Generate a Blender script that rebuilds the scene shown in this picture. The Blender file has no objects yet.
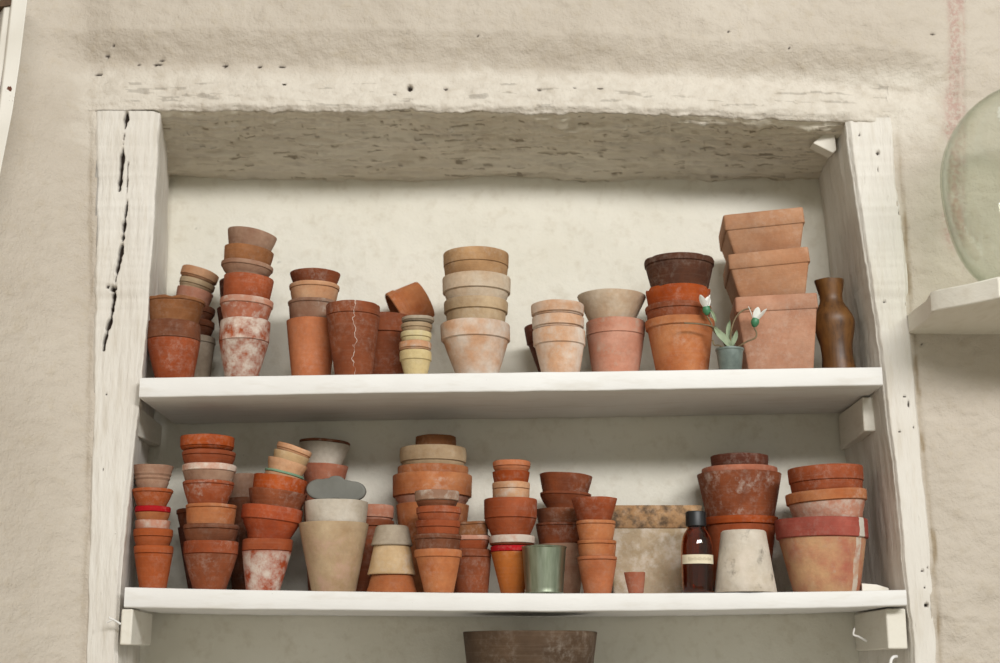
import bpy, math, random
import numpy as np
from mathutils import Vector, Matrix

random.seed(7)
COL = bpy.context.scene.collection
R_ = math.radians

# ------------------------------------------------------------------ camera maths
FPX = 1450.0
CX0, CY0 = 500.0, 331.5
PITCH = math.atan((665.0 - CY0) / FPX)
CAM = Vector((0.0, -2.9, 1.5))
FWD = Vector((0, math.cos(PITCH), math.sin(PITCH)))
UP = Vector((0, -math.sin(PITCH), math.cos(PITCH)))


def at(px, py, Y):
    d = FWD + Vector((1, 0, 0)) * ((px - CX0) / FPX) + UP * ((CY0 - py) / FPX)
    k = (Y - CAM.y) / d.y
    return CAM + d * k


def depth(p):
    return (p - CAM).dot(FWD)


def proj(X, Y, Z):
    dy, dz = Y - CAM.y, Z - CAM.z
    d = dy * FWD.y + dz * FWD.z
    return CX0 + FPX * X / d, CY0 - FPX * (dy * UP.y + dz * UP.z) / d


def elev(py):
    return PITCH + math.atan((CY0 - py) / FPX)


def lerp_tab(tab, y):
    xs = np.array([t[0] for t in tab], float)
    ys = np.array([t[1] for t in tab], float)
    return np.interp(y, xs, ys)


# ------------------------------------------------------------------ numpy noise
def _hash(ix, iy, seed):
    h = (ix.astype(np.int64) * 374761393 + iy.astype(np.int64) * 668265263 + seed * 1442695041) & 0xFFFFFFFF
    h = ((h ^ (h >> 13)) * 1274126177) & 0xFFFFFFFF
    return ((h ^ (h >> 16)) & 0xFFFF) / 65535.0


def vnoise(x, y, seed=0):
    x = np.asarray(x, float); y = np.asarray(y, float)
    ix, iy = np.floor(x), np.floor(y)
    fx, fy = x - ix, y - iy
    fx = fx * fx * (3 - 2 * fx); fy = fy * fy * (3 - 2 * fy)
    a = _hash(ix, iy, seed); b = _hash(ix + 1, iy, seed)
    c = _hash(ix, iy + 1, seed); d = _hash(ix + 1, iy + 1, seed)
    return (a * (1 - fx) + b * fx) * (1 - fy) + (c * (1 - fx) + d * fx) * fy * 1.0 - 0.5


def fbm(x, y, seed=0, o=4, g=0.5):
    s, a = 0.0, 1.0
    for i in range(o):
        s = s + a * vnoise(x * 2 ** i, y * 2 ** i, seed + i * 17)
        a *= g
    return s


def sstep(a, b, x):
    t = np.clip((x - a) / (b - a), 0, 1)
    return t * t * (3 - 2 * t)


# ------------------------------------------------------------------ mesh helpers
def mesh_obj(name, verts, faces, mat, parent=None, smooth=True, sharp=38, loc=None, rot=None):
    me = bpy.data.meshes.new(name)
    me.from_pydata([tuple(v) for v in verts], [], [tuple(f) for f in faces])
    me.update()
    if smooth:
        me.polygons.foreach_set('use_smooth', [True] * len(me.polygons))
        if sharp:
            me.set_sharp_from_angle(angle=R_(sharp))
    if mat:
        me.materials.append(mat)
    o = bpy.data.objects.new(name, me)
    COL.objects.link(o)
    if parent is not None:
        o.parent = parent
    if loc is not None:
        o.location = loc
    if rot is not None:
        o.rotation_euler = rot
    return o


def thing(name, label, cat, loc=(0, 0, 0), rot=(0, 0, 0), group=None):
    o = bpy.data.objects.new(name, None)
    o.empty_display_size = 0.05
    COL.objects.link(o)
    o.location = loc
    o.rotation_euler = rot
    return tag(o, label, cat, group)


def tag(o, label, cat, group=None):
    o['label'] = label
    o['category'] = cat
    if group:
        o['group'] = group
    return o


def structure(o):
    o['kind'] = 'structure'
    return o


def grid_faces(nr, nc, keep=None):
    f = []
    for i in range(nr - 1):
        for j in range(nc - 1):
            if keep is None or keep[i, j]:
                a = i * nc + j
                f.append((a, a + 1, a + nc + 1, a + nc))
    return f


def grid_obj(name, P, mat, keep=None, attr=None, flip=False, parent=None):
    """P: (nr, nc, 3) array; attr: (nr, nc, 3) wear channels."""
    nr, nc = P.shape[:2]
    f = grid_faces(nr, nc, keep)
    if flip:
        f = [q[::-1] for q in f]
    o = mesh_obj(name, P.reshape(-1, 3), f, mat, parent, sharp=None)
    if attr is not None:
        a = o.data.color_attributes.new('wear_or_light', 'FLOAT_COLOR', 'POINT')
        buf = np.ones((nr * nc, 4), np.float32)
        buf[:, :attr.shape[2]] = attr.reshape(-1, attr.shape[2])
        a.data.foreach_set('color', buf.ravel())
    return o


def lathe(rings, n=56, closed=True, wob=0.0, seed=0, shear=0.0, chip=0.0, H=1.0, shape=None, thetas=None, caps=False, sx=1.0):
    th = thetas if thetas is not None else [2 * math.pi * k / n for k in range(n)]
    n = len(th)
    rng = random.Random(seed)
    ph = [rng.uniform(0, 6.28) for _ in range(6)]
    am = [rng.uniform(0.4, 1) for _ in range(6)]
    v, f = [], []
    for (r, z) in rings:
        for t in th:
            w = 1 + wob * (am[0] * math.sin(2 * t + ph[0]) + 0.5 * am[1] * math.sin(3 * t + ph[1] + z * 30) + 0.25 * am[2] * math.sin(7 * t + ph[2] + z * 90))
            k = shape(t) if shape else 1.0
            x, y = r * w * k * math.cos(t), r * w * k * math.sin(t)
            zz = z
            q = z / H
            if q > 0.8:
                zz += wob * 0.05 * (am[3] * math.sin(2 * t + ph[3]) + am[4] * math.sin(5 * t + ph[4])) * (q - 0.8) * 5
            if chip and q > 0.93:
                c = max(0.0, math.sin(3 * t + ph[5]) * math.sin(5 * t + ph[2]) + 0.5 * math.sin(11 * t + ph[1]) - 0.35)
                zz -= chip * min(1, c) * (q - 0.93) / 0.07
            v.append((x * sx + shear * z, y, zz))
    m = len(rings)
    for i in range(m if closed else m - 1):
        a, b = i * n, ((i + 1) % m) * n
        for j in range(n):
            k = (j + 1) % n
            f.append((a + j, a + k, b + k, b + j))
    if caps and not closed:
        f.append(tuple(range(n))[::-1])
        f.append(tuple(range((m - 1) * n, m * n)))
    return v, f


def tube(path, rad, n=8, taper=None):
    pts = [Vector(p) for p in path]
    v, f = [], []
    prev = None
    for i, p in enumerate(pts):
        t = (pts[min(i + 1, len(pts) - 1)] - pts[max(i - 1, 0)]).normalized()
        a = (prev - t * prev.dot(t)) if prev is not None else t.orthogonal()
        a.normalize(); prev = a
        b = t.cross(a)
        r = rad * (taper(i / (len(pts) - 1)) if taper else 1)
        for k in range(n):
            q = 2 * math.pi * k / n
            v.append(p + a * (r * math.cos(q)) + b * (r * math.sin(q)))
    for i in range(len(pts) - 1):
        for k in range(n):
            l = (k + 1) % n
            f.append((i * n + k, i * n + l, (i + 1) * n + l, (i + 1) * n + k))
    f.append(tuple(range(n))[::-1]); f.append(tuple(range((len(pts) - 1) * n, len(pts) * n)))
    return v, f


def spline(pts, n=24):
    pts = [Vector(p) for p in pts]
    P = [pts[0] * 2 - pts[1]] + pts + [pts[-1] * 2 - pts[-2]]
    out = []
    seg = len(pts) - 1
    for s in range(seg):
        for k in range(n // seg + 1):
            t = k / (n // seg + 1)
            a, b, c, d = P[s:s + 4]
            out.append(0.5 * ((2 * b) + (c - a) * t + (2 * a - 5 * b + 4 * c - d) * t * t + (3 * b - a - 3 * c + d) * t ** 3))
    out.append(pts[-1])
    return out


def join(*vf):
    V, F = [], []
    for v, f in vf:
        o = len(V)
        V += list(v); F += [tuple(i + o for i in q) for q in f]
    return V, F


def prism(front, back):
    n = len(front)
    v = list(front) + list(back)
    f = [tuple(range(n)), tuple(range(2 * n - 1, n - 1, -1))]
    for i in range(n):
        j = (i + 1) % n
        f.append((j, i, n + i, n + j))
    return v, f


def bevel(o, w=0.003, seg=2):
    m = o.modifiers.new('soft_edges', 'BEVEL')
    m.width = w; m.segments = seg; m.limit_method = 'ANGLE'; m.angle_limit = R_(40)
    return o


# ------------------------------------------------------------------ materials
def lin(h):
    h = h.lstrip('#')
    c = [int(h[i:i + 2], 16) / 255 for i in (0, 2, 4)]
    return tuple((x / 12.92 if x <= 0.04045 else ((x + 0.055) / 1.055) ** 2.4) for x in c) + (1.0,)


def new_mat(name):
    m = bpy.data.materials.new(name)
    m.use_nodes = True
    nt = m.node_tree
    nt.nodes.clear()
    out = nt.nodes.new('ShaderNodeOutputMaterial')
    b = nt.nodes.new('ShaderNodeBsdfPrincipled')
    nt.links.new(b.outputs[0], out.inputs[0])
    return m, nt, b


def N(nt, typ, **kw):
    n = nt.nodes.new(typ)
    for k, v in kw.items():
        if k.startswith('in_'):
            n.inputs[k[3:]].default_value = v
        else:
            setattr(n, k, v)
    return n


def noise(nt, vec, scale, detail=4, rough=0.55):
    n = N(nt, 'ShaderNodeTexNoise')
    n.inputs['Scale'].default_value = scale
    n.inputs['Detail'].default_value = detail
    n.inputs['Roughness'].default_value = rough
    if vec is not None:
        nt.links.new(vec, n.inputs['Vector'])
    return n.outputs['Fac']


def mapr(nt, val, a, b, c=0.0, d=1.0, smooth=False):
    n = N(nt, 'ShaderNodeMapRange')
    n.interpolation_type = 'SMOOTHSTEP' if smooth else 'LINEAR'
    for i, x in enumerate((None, a, b, c, d)):
        if x is None:
            continue
        if hasattr(x, 'links'):
            nt.links.new(x, n.inputs[i])
        else:
            n.inputs[i].default_value = x
    nt.links.new(val, n.inputs[0])
    return n.outputs[0]


def math_(nt, op, a, b=0.0):
    n = N(nt, 'ShaderNodeMath', operation=op)
    for i, x in enumerate((a, b)):
        if hasattr(x, 'links'):
            nt.links.new(x, n.inputs[i])
        else:
            n.inputs[i].default_value = x
    return n.outputs[0]


def mix(nt, fac, a, b, mode='MIX'):
    n = N(nt, 'ShaderNodeMix', data_type='RGBA', blend_type=mode)
    for s, x in ((n.inputs[0], fac), (n.inputs[6], a), (n.inputs[7], b)):
        if hasattr(x, 'links'):
            nt.links.new(x, s)
        else:
            s.default_value = x
    return n.outputs[2]


def scalev(nt, vec, s, off=(0, 0, 0)):
    n = N(nt, 'ShaderNodeMapping')
    n.inputs['Scale'].default_value = s
    n.inputs['Location'].default_value = off
    nt.links.new(vec, n.inputs['Vector'])
    return n.outputs[0]


def bump(nt, h, strength, dist, b):
    n = N(nt, 'ShaderNodeBump')
    n.inputs['Strength'].default_value = strength
    n.inputs['Distance'].default_value = dist
    nt.links.new(h, n.inputs['Height'])
    nt.links.new(n.outputs[0], b.inputs['Normal'])


def clay_group():
    g = bpy.data.node_groups.new('aged_clay', 'ShaderNodeTree')
    I = g.interface
    def sock(n, t, d, io='INPUT'):
        s = I.new_socket(n, in_out=io, socket_type=t)
        if d is not None:
            s.default_value = d
    sock('A', 'NodeSocketColor', (.5, .2, .1, 1)); sock('B', 'NodeSocketColor', (.4, .15, .08, 1))
    sock('White', 'NodeSocketFloat', 0.0); sock('Dark', 'NodeSocketFloat', 0.0)
    sock('WZ0', 'NodeSocketFloat', -1.0); sock('WZ1', 'NodeSocketFloat', 2.0)
    sock('Seed', 'NodeSocketVector', (0, 0, 0)); sock('StripeDir', 'NodeSocketFloat', 0.0); sock('StripeHalf', 'NodeSocketFloat', -1.0); sock('StripeSolid', 'NodeSocketFloat', 0.0)
    sock('WhiteCol', 'NodeSocketColor', (.66, .58, .5, 1))
    sock('BSDF', 'NodeSocketShader', None, 'OUTPUT')
    gi = g.nodes.new('NodeGroupInput'); go = g.nodes.new('NodeGroupOutput')
    b = g.nodes.new('ShaderNodeBsdfPrincipled')
    g.links.new(b.outputs[0], go.inputs[0])
    tc = g.nodes.new('ShaderNodeTexCoord')
    ad = N(g, 'ShaderNodeVectorMath', operation='ADD')
    g.links.new(tc.outputs['Object'], ad.inputs[0]); g.links.new(gi.outputs['Seed'], ad.inputs[1])
    v = ad.outputs[0]
    n1 = noise(g, v, 22, 5, 0.6)
    n0 = noise(g, v, 9, 3, 0.6)
    c = mix(g, mapr(g, math_(g, 'ADD', math_(g, 'MULTIPLY', n1, 0.55), math_(g, 'MULTIPLY', n0, 0.45)), 0.38, 0.60), gi.outputs['A'], gi.outputs['B'])
    n2 = noise(g, v, 120, 3, 0.6)
    c = mix(g, mapr(g, n2, 0.3, 0.7, 0.0, 0.16), c, (0.1, 0.06, 0.04, 1))
    # throwing lines round the pot
    n3 = noise(g, scalev(g, v, (6, 6, 260)), 1.0, 3, 0.6)
    c = mix(g, mapr(g, n3, 0.5, 0.8, 0, 0.07), c, (0.6, 0.48, 0.38, 1), 'MIX')
    # lime bloom
    sx = N(g, 'ShaderNodeSeparateXYZ'); g.links.new(tc.outputs['Object'], sx.inputs[0])
    nw = noise(g, v, 30, 8, 0.66)
    zz = math_(g, 'ADD', sx.outputs[2], mapr(g, nw, 0, 1, -0.02, 0.02))
    z0 = gi.outputs['WZ0']; z1 = gi.outputs['WZ1']
    m0 = mapr(g, zz, z0, math_(g, 'ADD', z0, 0.008)); m1 = mapr(g, zz, z1, math_(g, 'SUBTRACT', z1, 0.008))
    zm = math_(g, 'MULTIPLY', m0, m1)
    thr = math_(g, 'SUBTRACT', 0.80, math_(g, 'MULTIPLY', gi.outputs['White'], 0.55))
    wm = mapr(g, nw, thr, math_(g, 'ADD', thr, 0.22))
    wm = math_(g, 'MULTIPLY', math_(g, 'MULTIPLY', wm, zm), 0.85)
    c = mix(g, wm, c, gi.outputs['WhiteCol'])
    # fine dusty scuffing in broad areas, stronger on limed pots
    bl = noise(g, math_v(g, v), 13, 3, 0.6)
    fs = math_(g, 'MULTIPLY', mapr(g, noise(g, math_v(g, v), 85, 6, 0.72), 0.46, 0.72), mapr(g, bl, 0.42, 0.66))
    fs = math_(g, 'MULTIPLY', fs, math_(g, 'ADD', 0.22, math_(g, 'MULTIPLY', gi.outputs['White'], 0.5)))
    c = mix(g, fs, c, gi.outputs['WhiteCol'])
    hs = N(g, 'ShaderNodeHueSaturation')
    g.links.new(c, hs.inputs['Color'])
    g.links.new(mapr(g, noise(g, v, 7, 2, 0.5), 0.3, 0.7, 0.74, 1.02), hs.inputs['Value'])
    hs.inputs['Saturation'].default_value = 1.06
    c = hs.outputs[0]
    # a daubed stripe down one side
    ang = math_(g, 'ARCTAN2', sx.outputs[0], math_(g, 'MULTIPLY', sx.outputs[1], -1.0))
    ad_ = math_(g, 'ABSOLUTE', math_(g, 'SUBTRACT', math_(g, 'ADD', ang, math_(g, 'MULTIPLY', mapr(g, noise(g, v, 26, 3, 0.6), 0.2, 0.8, -1, 1), mapr(g, gi.outputs['StripeSolid'], 0.1, 0.25, 0.30, 0.05))), gi.outputs['StripeDir']))
    sm = mapr(g, ad_, gi.outputs['StripeHalf'], math_(g, 'SUBTRACT', gi.outputs['StripeHalf'], 0.02))
    sm = math_(g, 'MULTIPLY', sm, math_(g, 'GREATER_THAN', gi.outputs['StripeHalf'], 0.0))
    sm = math_(g, 'MULTIPLY', sm, math_(g, 'MAXIMUM', gi.outputs['StripeSolid'], mapr(g, nw, 0.40, 0.56, 0.1, 0.9)))
    c = mix(g, sm, c, gi.outputs['WhiteCol'])
    nd = noise(g, math_v(g, v), 34, 7, 0.62)
    td = math_(g, 'SUBTRACT', 0.82, math_(g, 'MULTIPLY', gi.outputs['Dark'], 0.5))
    dm = math_(g, 'MULTIPLY', mapr(g, nd, td, math_(g, 'ADD', td, 0.16)), 0.8)
    c = mix(g, dm, c, (0.035, 0.026, 0.02, 1))
    g.links.new(c, b.inputs['Base Color'])
    b.inputs['Roughness'].default_value = 0.82
    b.inputs['Specular IOR Level'].default_value = 0.3
    h = math_(g, 'ADD', math_(g, 'MULTIPLY', n3, 0.18), math_(g, 'ADD', math_(g, 'MULTIPLY', n2, 0.5), math_(g, 'MULTIPLY', nw, 0.7)))
    bump(g, h, 0.55, 0.0022, b)
    return g


def math_v(nt, v):
    n = N(nt, 'ShaderNodeVectorMath', operation='ADD')
    nt.links.new(v, n.inputs[0]); n.inputs[1].default_value = (3.1, 7.7, 1.3)
    return n.outputs[0]


CLAY = clay_group()
PAL = {
    'orange': ('#BE8059', '#A8633F'), 'bright': ('#AF572F', '#984421'), 'rust': ('#A2583B', '#8A4226'),
    'redbrown': ('#8F4F33', '#743C25'), 'brown': ('#7E4C34', '#643824'), 'dark': ('#58321F', '#412418'),
    'maroon': ('#6C3826', '#502619'), 'pink': ('#C59480', '#B57A62'), 'rose': ('#B77961', '#9E5C46'), 'rosepeach': ('#AE6A58', '#C29A76'),
    'peach': ('#D0A685', '#C08C68'), 'tan': ('#BB9670', '#A27C58'), 'cream': ('#D3C3AE', '#C2A78C'),
    'beige': ('#BFA88A', '#A88D6E'), 'grey': ('#B0A28F', '#968775'), 'greyrose': ('#A88873', '#8A6450'),
    'yellow': ('#D6C79C', '#C9B486'), 'chalk': ('#DACFC3', '#C99F80'), 'chalkpink': ('#D3BFB0', '#BE8570'), 'white': ('#D5CCBF', '#BFB2A0'), 'plastic': ('#AA5B38', '#A0522F'),
    'amberclay': ('#BC7442', '#AC6434'), 'dusk': ('#9C6A48', '#80502F'), 'salmon': ('#C07B58', '#B26A48'),
    'redpaint': ('#B81E28', '#A81822'), 'greenpaint': ('#8DAE90', '#7E9E82'), 'boxclay': ('#B88C6E', '#AA7A5C'),
    'coral': ('#AE5739', '#9A462C'), 'stainbox': ('#BBA890', '#A08C70'), 'bowl': ('#5A4736', '#473627'),
    'rosered': ('#A85C50', '#94463C'), 'boxpink': ('#BC9078', '#AE7E66'), 'buff': ('#CDB28E', '#BF9E76'),
}
_mc = [0]


def clay(key, white=0.0, dark=0.0, wz=(-1, 2), wcol=None, stripe=None):
    _mc[0] += 1
    m = bpy.data.materials.new('clay_' + key)
    m.use_nodes = True
    nt = m.node_tree
    nt.nodes.clear()
    out = nt.nodes.new('ShaderNodeOutputMaterial')
    g = nt.nodes.new('ShaderNodeGroup'); g.node_tree = CLAY
    a, b = PAL[key]
    g.inputs['A'].default_value = lin(a); g.inputs['B'].default_value = lin(b)
    g.inputs['White'].default_value = white; g.inputs['Dark'].default_value = dark
    g.inputs['WZ0'].default_value = wz[0]; g.inputs['WZ1'].default_value = wz[1]
    if stripe:
        g.inputs['StripeDir'].default_value, g.inputs['StripeHalf'].default_value, g.inputs['StripeSolid'].default_value = stripe
    if wcol:
        g.inputs['WhiteCol'].default_value = lin(wcol)
    rng = random.Random(_mc[0] * 13 + 1)
    g.inputs['Seed'].default_value = (rng.uniform(-9, 9), rng.uniform(-9, 9), rng.uniform(-9, 9))
    nt.links.new(g.outputs[0], out.inputs[0])
    return m


def limewash(name, base, alt, bumpy=1.0, grain=(1, 1, 1), yellow=0.0, flake=0.0):
    """Old white paint/plaster; 'wear' attribute: R bare dark wood, G pink plaster, B brown dirt, A paler whitewash and painted soffit highlights."""
    m, nt, b = new_mat(name)
    tc = nt.nodes.new('ShaderNodeTexCoord')
    v = tc.outputs['Object']
    vg = scalev(nt, v, grain)
    n1 = noise(nt, v, 3.2, 5, 0.6)
    c = mix(nt, mapr(nt, n1, 0.3, 0.7), lin(base), lin(alt))
    n2 = noise(nt, vg, 38, 6, 0.62)
    n3 = noise(nt, vg, 170, 3, 0.6)
    c = mix(nt, mapr(nt, n2, 0.52, 0.78, 0, 0.30), c, lin('#A8987C'))
    sp = mapr(nt, noise(nt, v, 95, 2, 0.5), 0.80, 0.83)
    c = mix(nt, math_(nt, 'MULTIPLY', sp, 0.55), c, lin('#5A4C3C'))
    if flake:
        nf = noise(nt, vg, 60, 6, 0.7)
        c = mix(nt, math_(nt, 'MULTIPLY', mapr(nt, nf, 0.62, 0.70), flake), c, lin('#7A6C58'))
    at_ = N(nt, 'ShaderNodeAttribute', attribute_name='wear_or_light')
    s = N(nt, 'ShaderNodeSeparateColor'); nt.links.new(at_.outputs['Color'], s.inputs[0])
    nn = noise(nt, v, 110, 4, 0.7)
    pk = math_(nt, 'MULTIPLY', s.outputs[1], mapr(nt, nn, 0.42, 0.56, 0.15, 1.0))
    c = mix(nt, math_(nt, 'MULTIPLY', pk, 0.8), c, lin('#A98A80'))
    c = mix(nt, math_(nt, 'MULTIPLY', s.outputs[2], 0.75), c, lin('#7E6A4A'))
    fresh_or_lit = math_(nt, 'SUBTRACT', 1.0, at_.outputs['Alpha'])
    c = mix(nt, math_(nt, 'MULTIPLY', fresh_or_lit, mapr(nt, n2, 0.66, 0.42, 0.5, 0.95)), c, lin('#CEC6BA'))  # paler whitewash; on the soffit also painted-in highlight streaks
    c = mix(nt, mapr(nt, s.outputs[0], .25, .9), c, lin('#2E2219'))
    nt.links.new(c, b.inputs['Base Color'])
    b.inputs['Roughness'].default_value = 0.72
    b.inputs['Specular IOR Level'].default_value = 0.25
    h = math_(nt, 'ADD', n2, math_(nt, 'MULTIPLY', n3, 0.35))
    bump(nt, h, 0.5 * bumpy, 0.006, b)
    return m


def simple(name, col, rough=0.5, metal=0.0, var=0.12, scale=40, bmp=0.2, spec=0.5, col2=None):
    m, nt, b = new_mat(name)
    tc = nt.nodes.new('ShaderNodeTexCoord')
    n1 = noise(nt, tc.outputs['Object'], scale, 4, 0.6)
    c1 = lin(col)
    c2 = lin(col2) if col2 else tuple(x * (1 - 2.2 * var) for x in c1[:3]) + (1,)
    c = mix(nt, mapr(nt, n1, 0.3, 0.7), c1, c2)
    nt.links.new(c, b.inputs['Base Color'])
    b.inputs['Roughness'].default_value = rough
    b.inputs['Metallic'].default_value = metal
    b.inputs['Specular IOR Level'].default_value = spec
    if bmp:
        bump(nt, n1, bmp, 0.002, b)
    return m


def thin_glass(name, tint):
    m, nt, b = new_mat(name)
    out = [n for n in nt.nodes if n.type == 'OUTPUT_MATERIAL'][0]
    nt.nodes.remove(b)
    tr = N(nt, 'ShaderNodeBsdfTransparent'); gl = N(nt, 'ShaderNodeBsdfGlossy')
    lw = N(nt, 'ShaderNodeLayerWeight'); lw.inputs['Blend'].default_value = 0.5
    f3 = math_(nt, 'POWER', lw.outputs['Facing'], 4.0)
    tr_c = mix(nt, f3, lin(tint), lin('#DFE8DB'))
    nt.links.new(tr_c, tr.inputs['Color'])
    gl.inputs['Roughness'].default_value = 0.06
    ms = N(nt, 'ShaderNodeMixShader')
    nt.links.new(mapr(nt, f3, 0, 1, 0.035, 0.55), ms.inputs[0])
    nt.links.new(tr.outputs[0], ms.inputs[1]); nt.links.new(gl.outputs[0], ms.inputs[2])
    nt.links.new(ms.outputs[0], out.inputs[0])
    return m


M_WALL = limewash('limewash_wall', '#BFB5A8', '#B1A698', 1.7)
M_LINTEL = limewash('limewash_lintel', '#DAD1C2', '#CDC2B0', 1.3, (0.3, 1, 1.3), flake=0.35)
M_SOFFIT = limewash('limewash_soffit', '#E4DDCF', '#D8CFBE', 1.8, (0.14, 1.4, 1.4), flake=0.5)
M_POST = limewash('painted_post', '#D6D1C9', '#CBC4BA', 1.0, (1.6, 1.6, 0.25), flake=0.25)
M_NICHE = limewash('limewash_niche', '#E0DCD0', '#D6D1C2', 0.6)
M_SHELF = limewash('painted_shelf', '#DFDDDA', '#D7D4D0', 0.35, (0.2, 1, 1))
M_BLOCK = limewash('painted_bracket', '#DFDAD0', '#D2CCBF', 0.5, (1, 0.3, 1))

# ------------------------------------------------------------------ the niche outline (pixel tables at the front plane and the rear plane)
L_IN = [(100, 161), (115, 160), (170, 157), (240, 152.5), (300, 148), (350, 144), (400, 139.5), (450, 133.5), (520, 126.5), (590, 121), (640, 118), (700, 116), (900, 112)]
L_OUT = [(100, 93), (115, 93), (200, 93), (300, 92), (420, 90), (520, 88), (663, 85), (900, 82)]
R_IN = [(100, 843), (125, 845), (160, 849), (200, 856), (235, 862), (275, 868), (320, 875), (366, 881.5), (420, 887), (470, 893), (530, 899), (590, 905), (640, 911), (700, 915), (900, 922)]
R_OUT = [(100, 892), (122, 893), (180, 897), (215, 902), (260, 906), (310, 909), (340, 913), (400, 918), (450, 922), (500, 927), (550, 932), (620, 936), (700, 940), (900, 944)]
L_BACK = [(150, 168), (183, 167), (300, 164), (380, 158), (450, 147), (540, 142), (640, 139), (800, 135)]
R_BACK = [(150, 818), (185, 820), (250, 828), (330, 834), (420, 840), (480, 848), (560, 853), (640, 857), (800, 862)]
YB = 0.30          # rear of the niche
ZTOP = at(500, 113, 0).z


def py_of(Z, Y):
    return proj(np.zeros_like(Z), np.full_like(Z, Y), Z)[1]


def px_to_x(px, Z, Y):
    d = (Y - CAM.y) * FWD.y + (Z - CAM.z) * FWD.z
    return (px - CX0) / FPX * d


# ------------------------------------------------------------------ main wall (plaster round the niche)
def wall_relief(PX, PY, X, Z):
    top = np.interp(PX, [0, 100, 300, 500, 650, 800, 940, 1000], [34, 36, 36, 38, 42, 50, 58, 62])
    bot = np.interp(PX, [0, 100, 300, 500, 650, 800, 900, 1000], [64, 62, 66, 68, 74, 80, 92, 100])
    top = top + 3 * fbm(PX / 60, PY * 0, 3)
    bot = bot + 3 * fbm(PX / 50, PY * 0, 4)
    fade = sstep(1000, 900, PX) * sstep(10, 120, PX) * 0.9 + 0.1
    q = np.clip((PY - top) / (bot - top), 0, 1)
    y = -0.034 * fade * (1 - (0.7 * q + 0.3 * sstep(0, 1, q)))
    y = y - 0.016 * sstep(bot, 112 + 0 * bot, PY) * (PY < 130) - 0.016 * (PY >= 130) * sstep(320, 130, PY)
    y = y - 0.19 * np.clip((92 - PX) / 92, 0, 2) ** 1.7
    y = y + 0.010 * fbm(X * 5, Z * 5, 11) + 0.0045 * fbm(X * 22, Z * 26, 12) + 0.0030 * (0.2 - np.abs(fbm(X * 18, Z * 44, 14, 4))) + 0.0013 * fbm(X * 80, Z * 90, 13, 3)
    return y


def pits(PX, PY, spots):
    """Returns (inward depth, dark mask) for small holes given as (px, py, rx, ry, depth)."""
    d = np.zeros_like(PX); m = np.zeros_like(PX)
    for (x, y, rx, ry, dep) in spots:
        near = (np.abs(PX - x) < 4 * rx + 4) & (np.abs(PY - y) < 4 * ry + 4)
        if not near.any():
            continue
        q = np.sqrt(((PX[near] - x) / (.88 * rx)) ** 2 + ((PY[near] - y) / (.88 * ry)) ** 2) + 0.5 * fbm(PX[near] / 2.2, PY[near] / 2.2, 5, 2)
        k = 1 - sstep(0.55, 1.25, q)
        d[near] = np.maximum(d[near], dep * k)
        m[near] = np.maximum(m[near], k)
    return d, m


WALL_SPOTS = [(109, 58, 3, 1.6, .010), (116, 49, 2, 1.4, .008), (99, 75, 5, 2, .008), (163, 61, 2.5, 2, .008), (225, 66, 4, 1.6, .006), (158, 66, 6, 1.5, .005),
              (287, 27, 1.2, 1.2, .008), (407, 39, 1.1, 2.2, .010), (388, 4, 1.0, 6, .008), (478, 41, 1, 1, .006), (140, 66, 3.5, 1.2, .005), (260, 68, 4, 1.5, .006),
              (282, 67, 5, 1.4, .006), (727, 38, 2.5, 1.6, .005), (787, 54, 2, 1.5, .005), (640, 51, 1.5, 1, .004), (876, 26, 1.0, 1, .005),
              (29, 48, 1.0, 3, .005), (63, 62, 1.2, 1.2, .005), (930, 40, 4, 1.4, .005), (889, 105, 3.4, 1.4, .010),
              (913, 331, 2, 2, .01), (918, 300, 1.4, 2, .006), (921, 345, 1.2, 1.6, .005), (935, 560, 1, 2, .005), (938, 640, 1.2, 2, .005)]


def dirt_line(PX, PY, tab, w, seed, amt):
    w = w * 1.25
    e = lerp_tab(tab, PY) + 2.2 * fbm(PY / 22, PY * 0, seed, 3)
    patch = 0.35 + 0.65 * sstep(-0.2, 0.2, fbm(PY / 26, PX / 30, seed + 5, 3))
    return np.exp(-((PX - e) / w) ** 2) * patch * amt


STEP = 0.0046
xs = np.arange(-1.16, 1.16, STEP)
zs = np.arange(1.28, 2.98, STEP)
X, Z = np.meshgrid(xs, zs)
PX, PY = proj(X, np.zeros_like(X), Z)
Y = wall_relief(PX, PY, X, Z)
dp, dk = pits(PX, PY, WALL_SPOTS)
pink = 1.6 * np.exp(-((PX - 953 - 3 * fbm(PY / 25, PY * 0, 31)) / (5.5 + 6 * np.clip(fbm(PY / 30, PY * 0, 33) + 0.3, 0, 1))) ** 2) * sstep(262, 225, PY) * sstep(-40, 20, PY + 60)
pink = pink * (PX < 963)
ruts = np.exp(-((PX - 962.5) / 1.3) ** 2) * sstep(300, 240, PY)
brown = dirt_line(PX, PY, [(a, b - 1.5) for a, b in L_OUT], 1.5, 41, 0.4) * (PY > 112) + dirt_line(PX, PY, [(a, b + 1.5) for a, b in R_OUT], 1.6, 47, 1.3) * (PY > 118)
rag = np.exp(-((PX - lerp_tab(L_OUT, PY) + 2) / 1.2) ** 2) * (PY > 112) + np.exp(-((PX - lerp_tab(R_OUT, PY) - 2) / 1.2) ** 2) * (PY > 118)
Y = Y + dp + 0.004 * pink + 0.004 * ruts + 0.003 * rag
fresh_or_lit = sstep(62, 80, PY + 8 * fbm(PX / 40, PY / 14, 91)) * sstep(175, 118, PY + 14 * fbm(PX / 30, PY / 30, 92)) * sstep(60, 120, PX + 30 * fbm(PX / 30, PY / 20, 93)) * sstep(960, 900, PX + 20 * fbm(PX / 30, PY / 20, 94))
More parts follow.
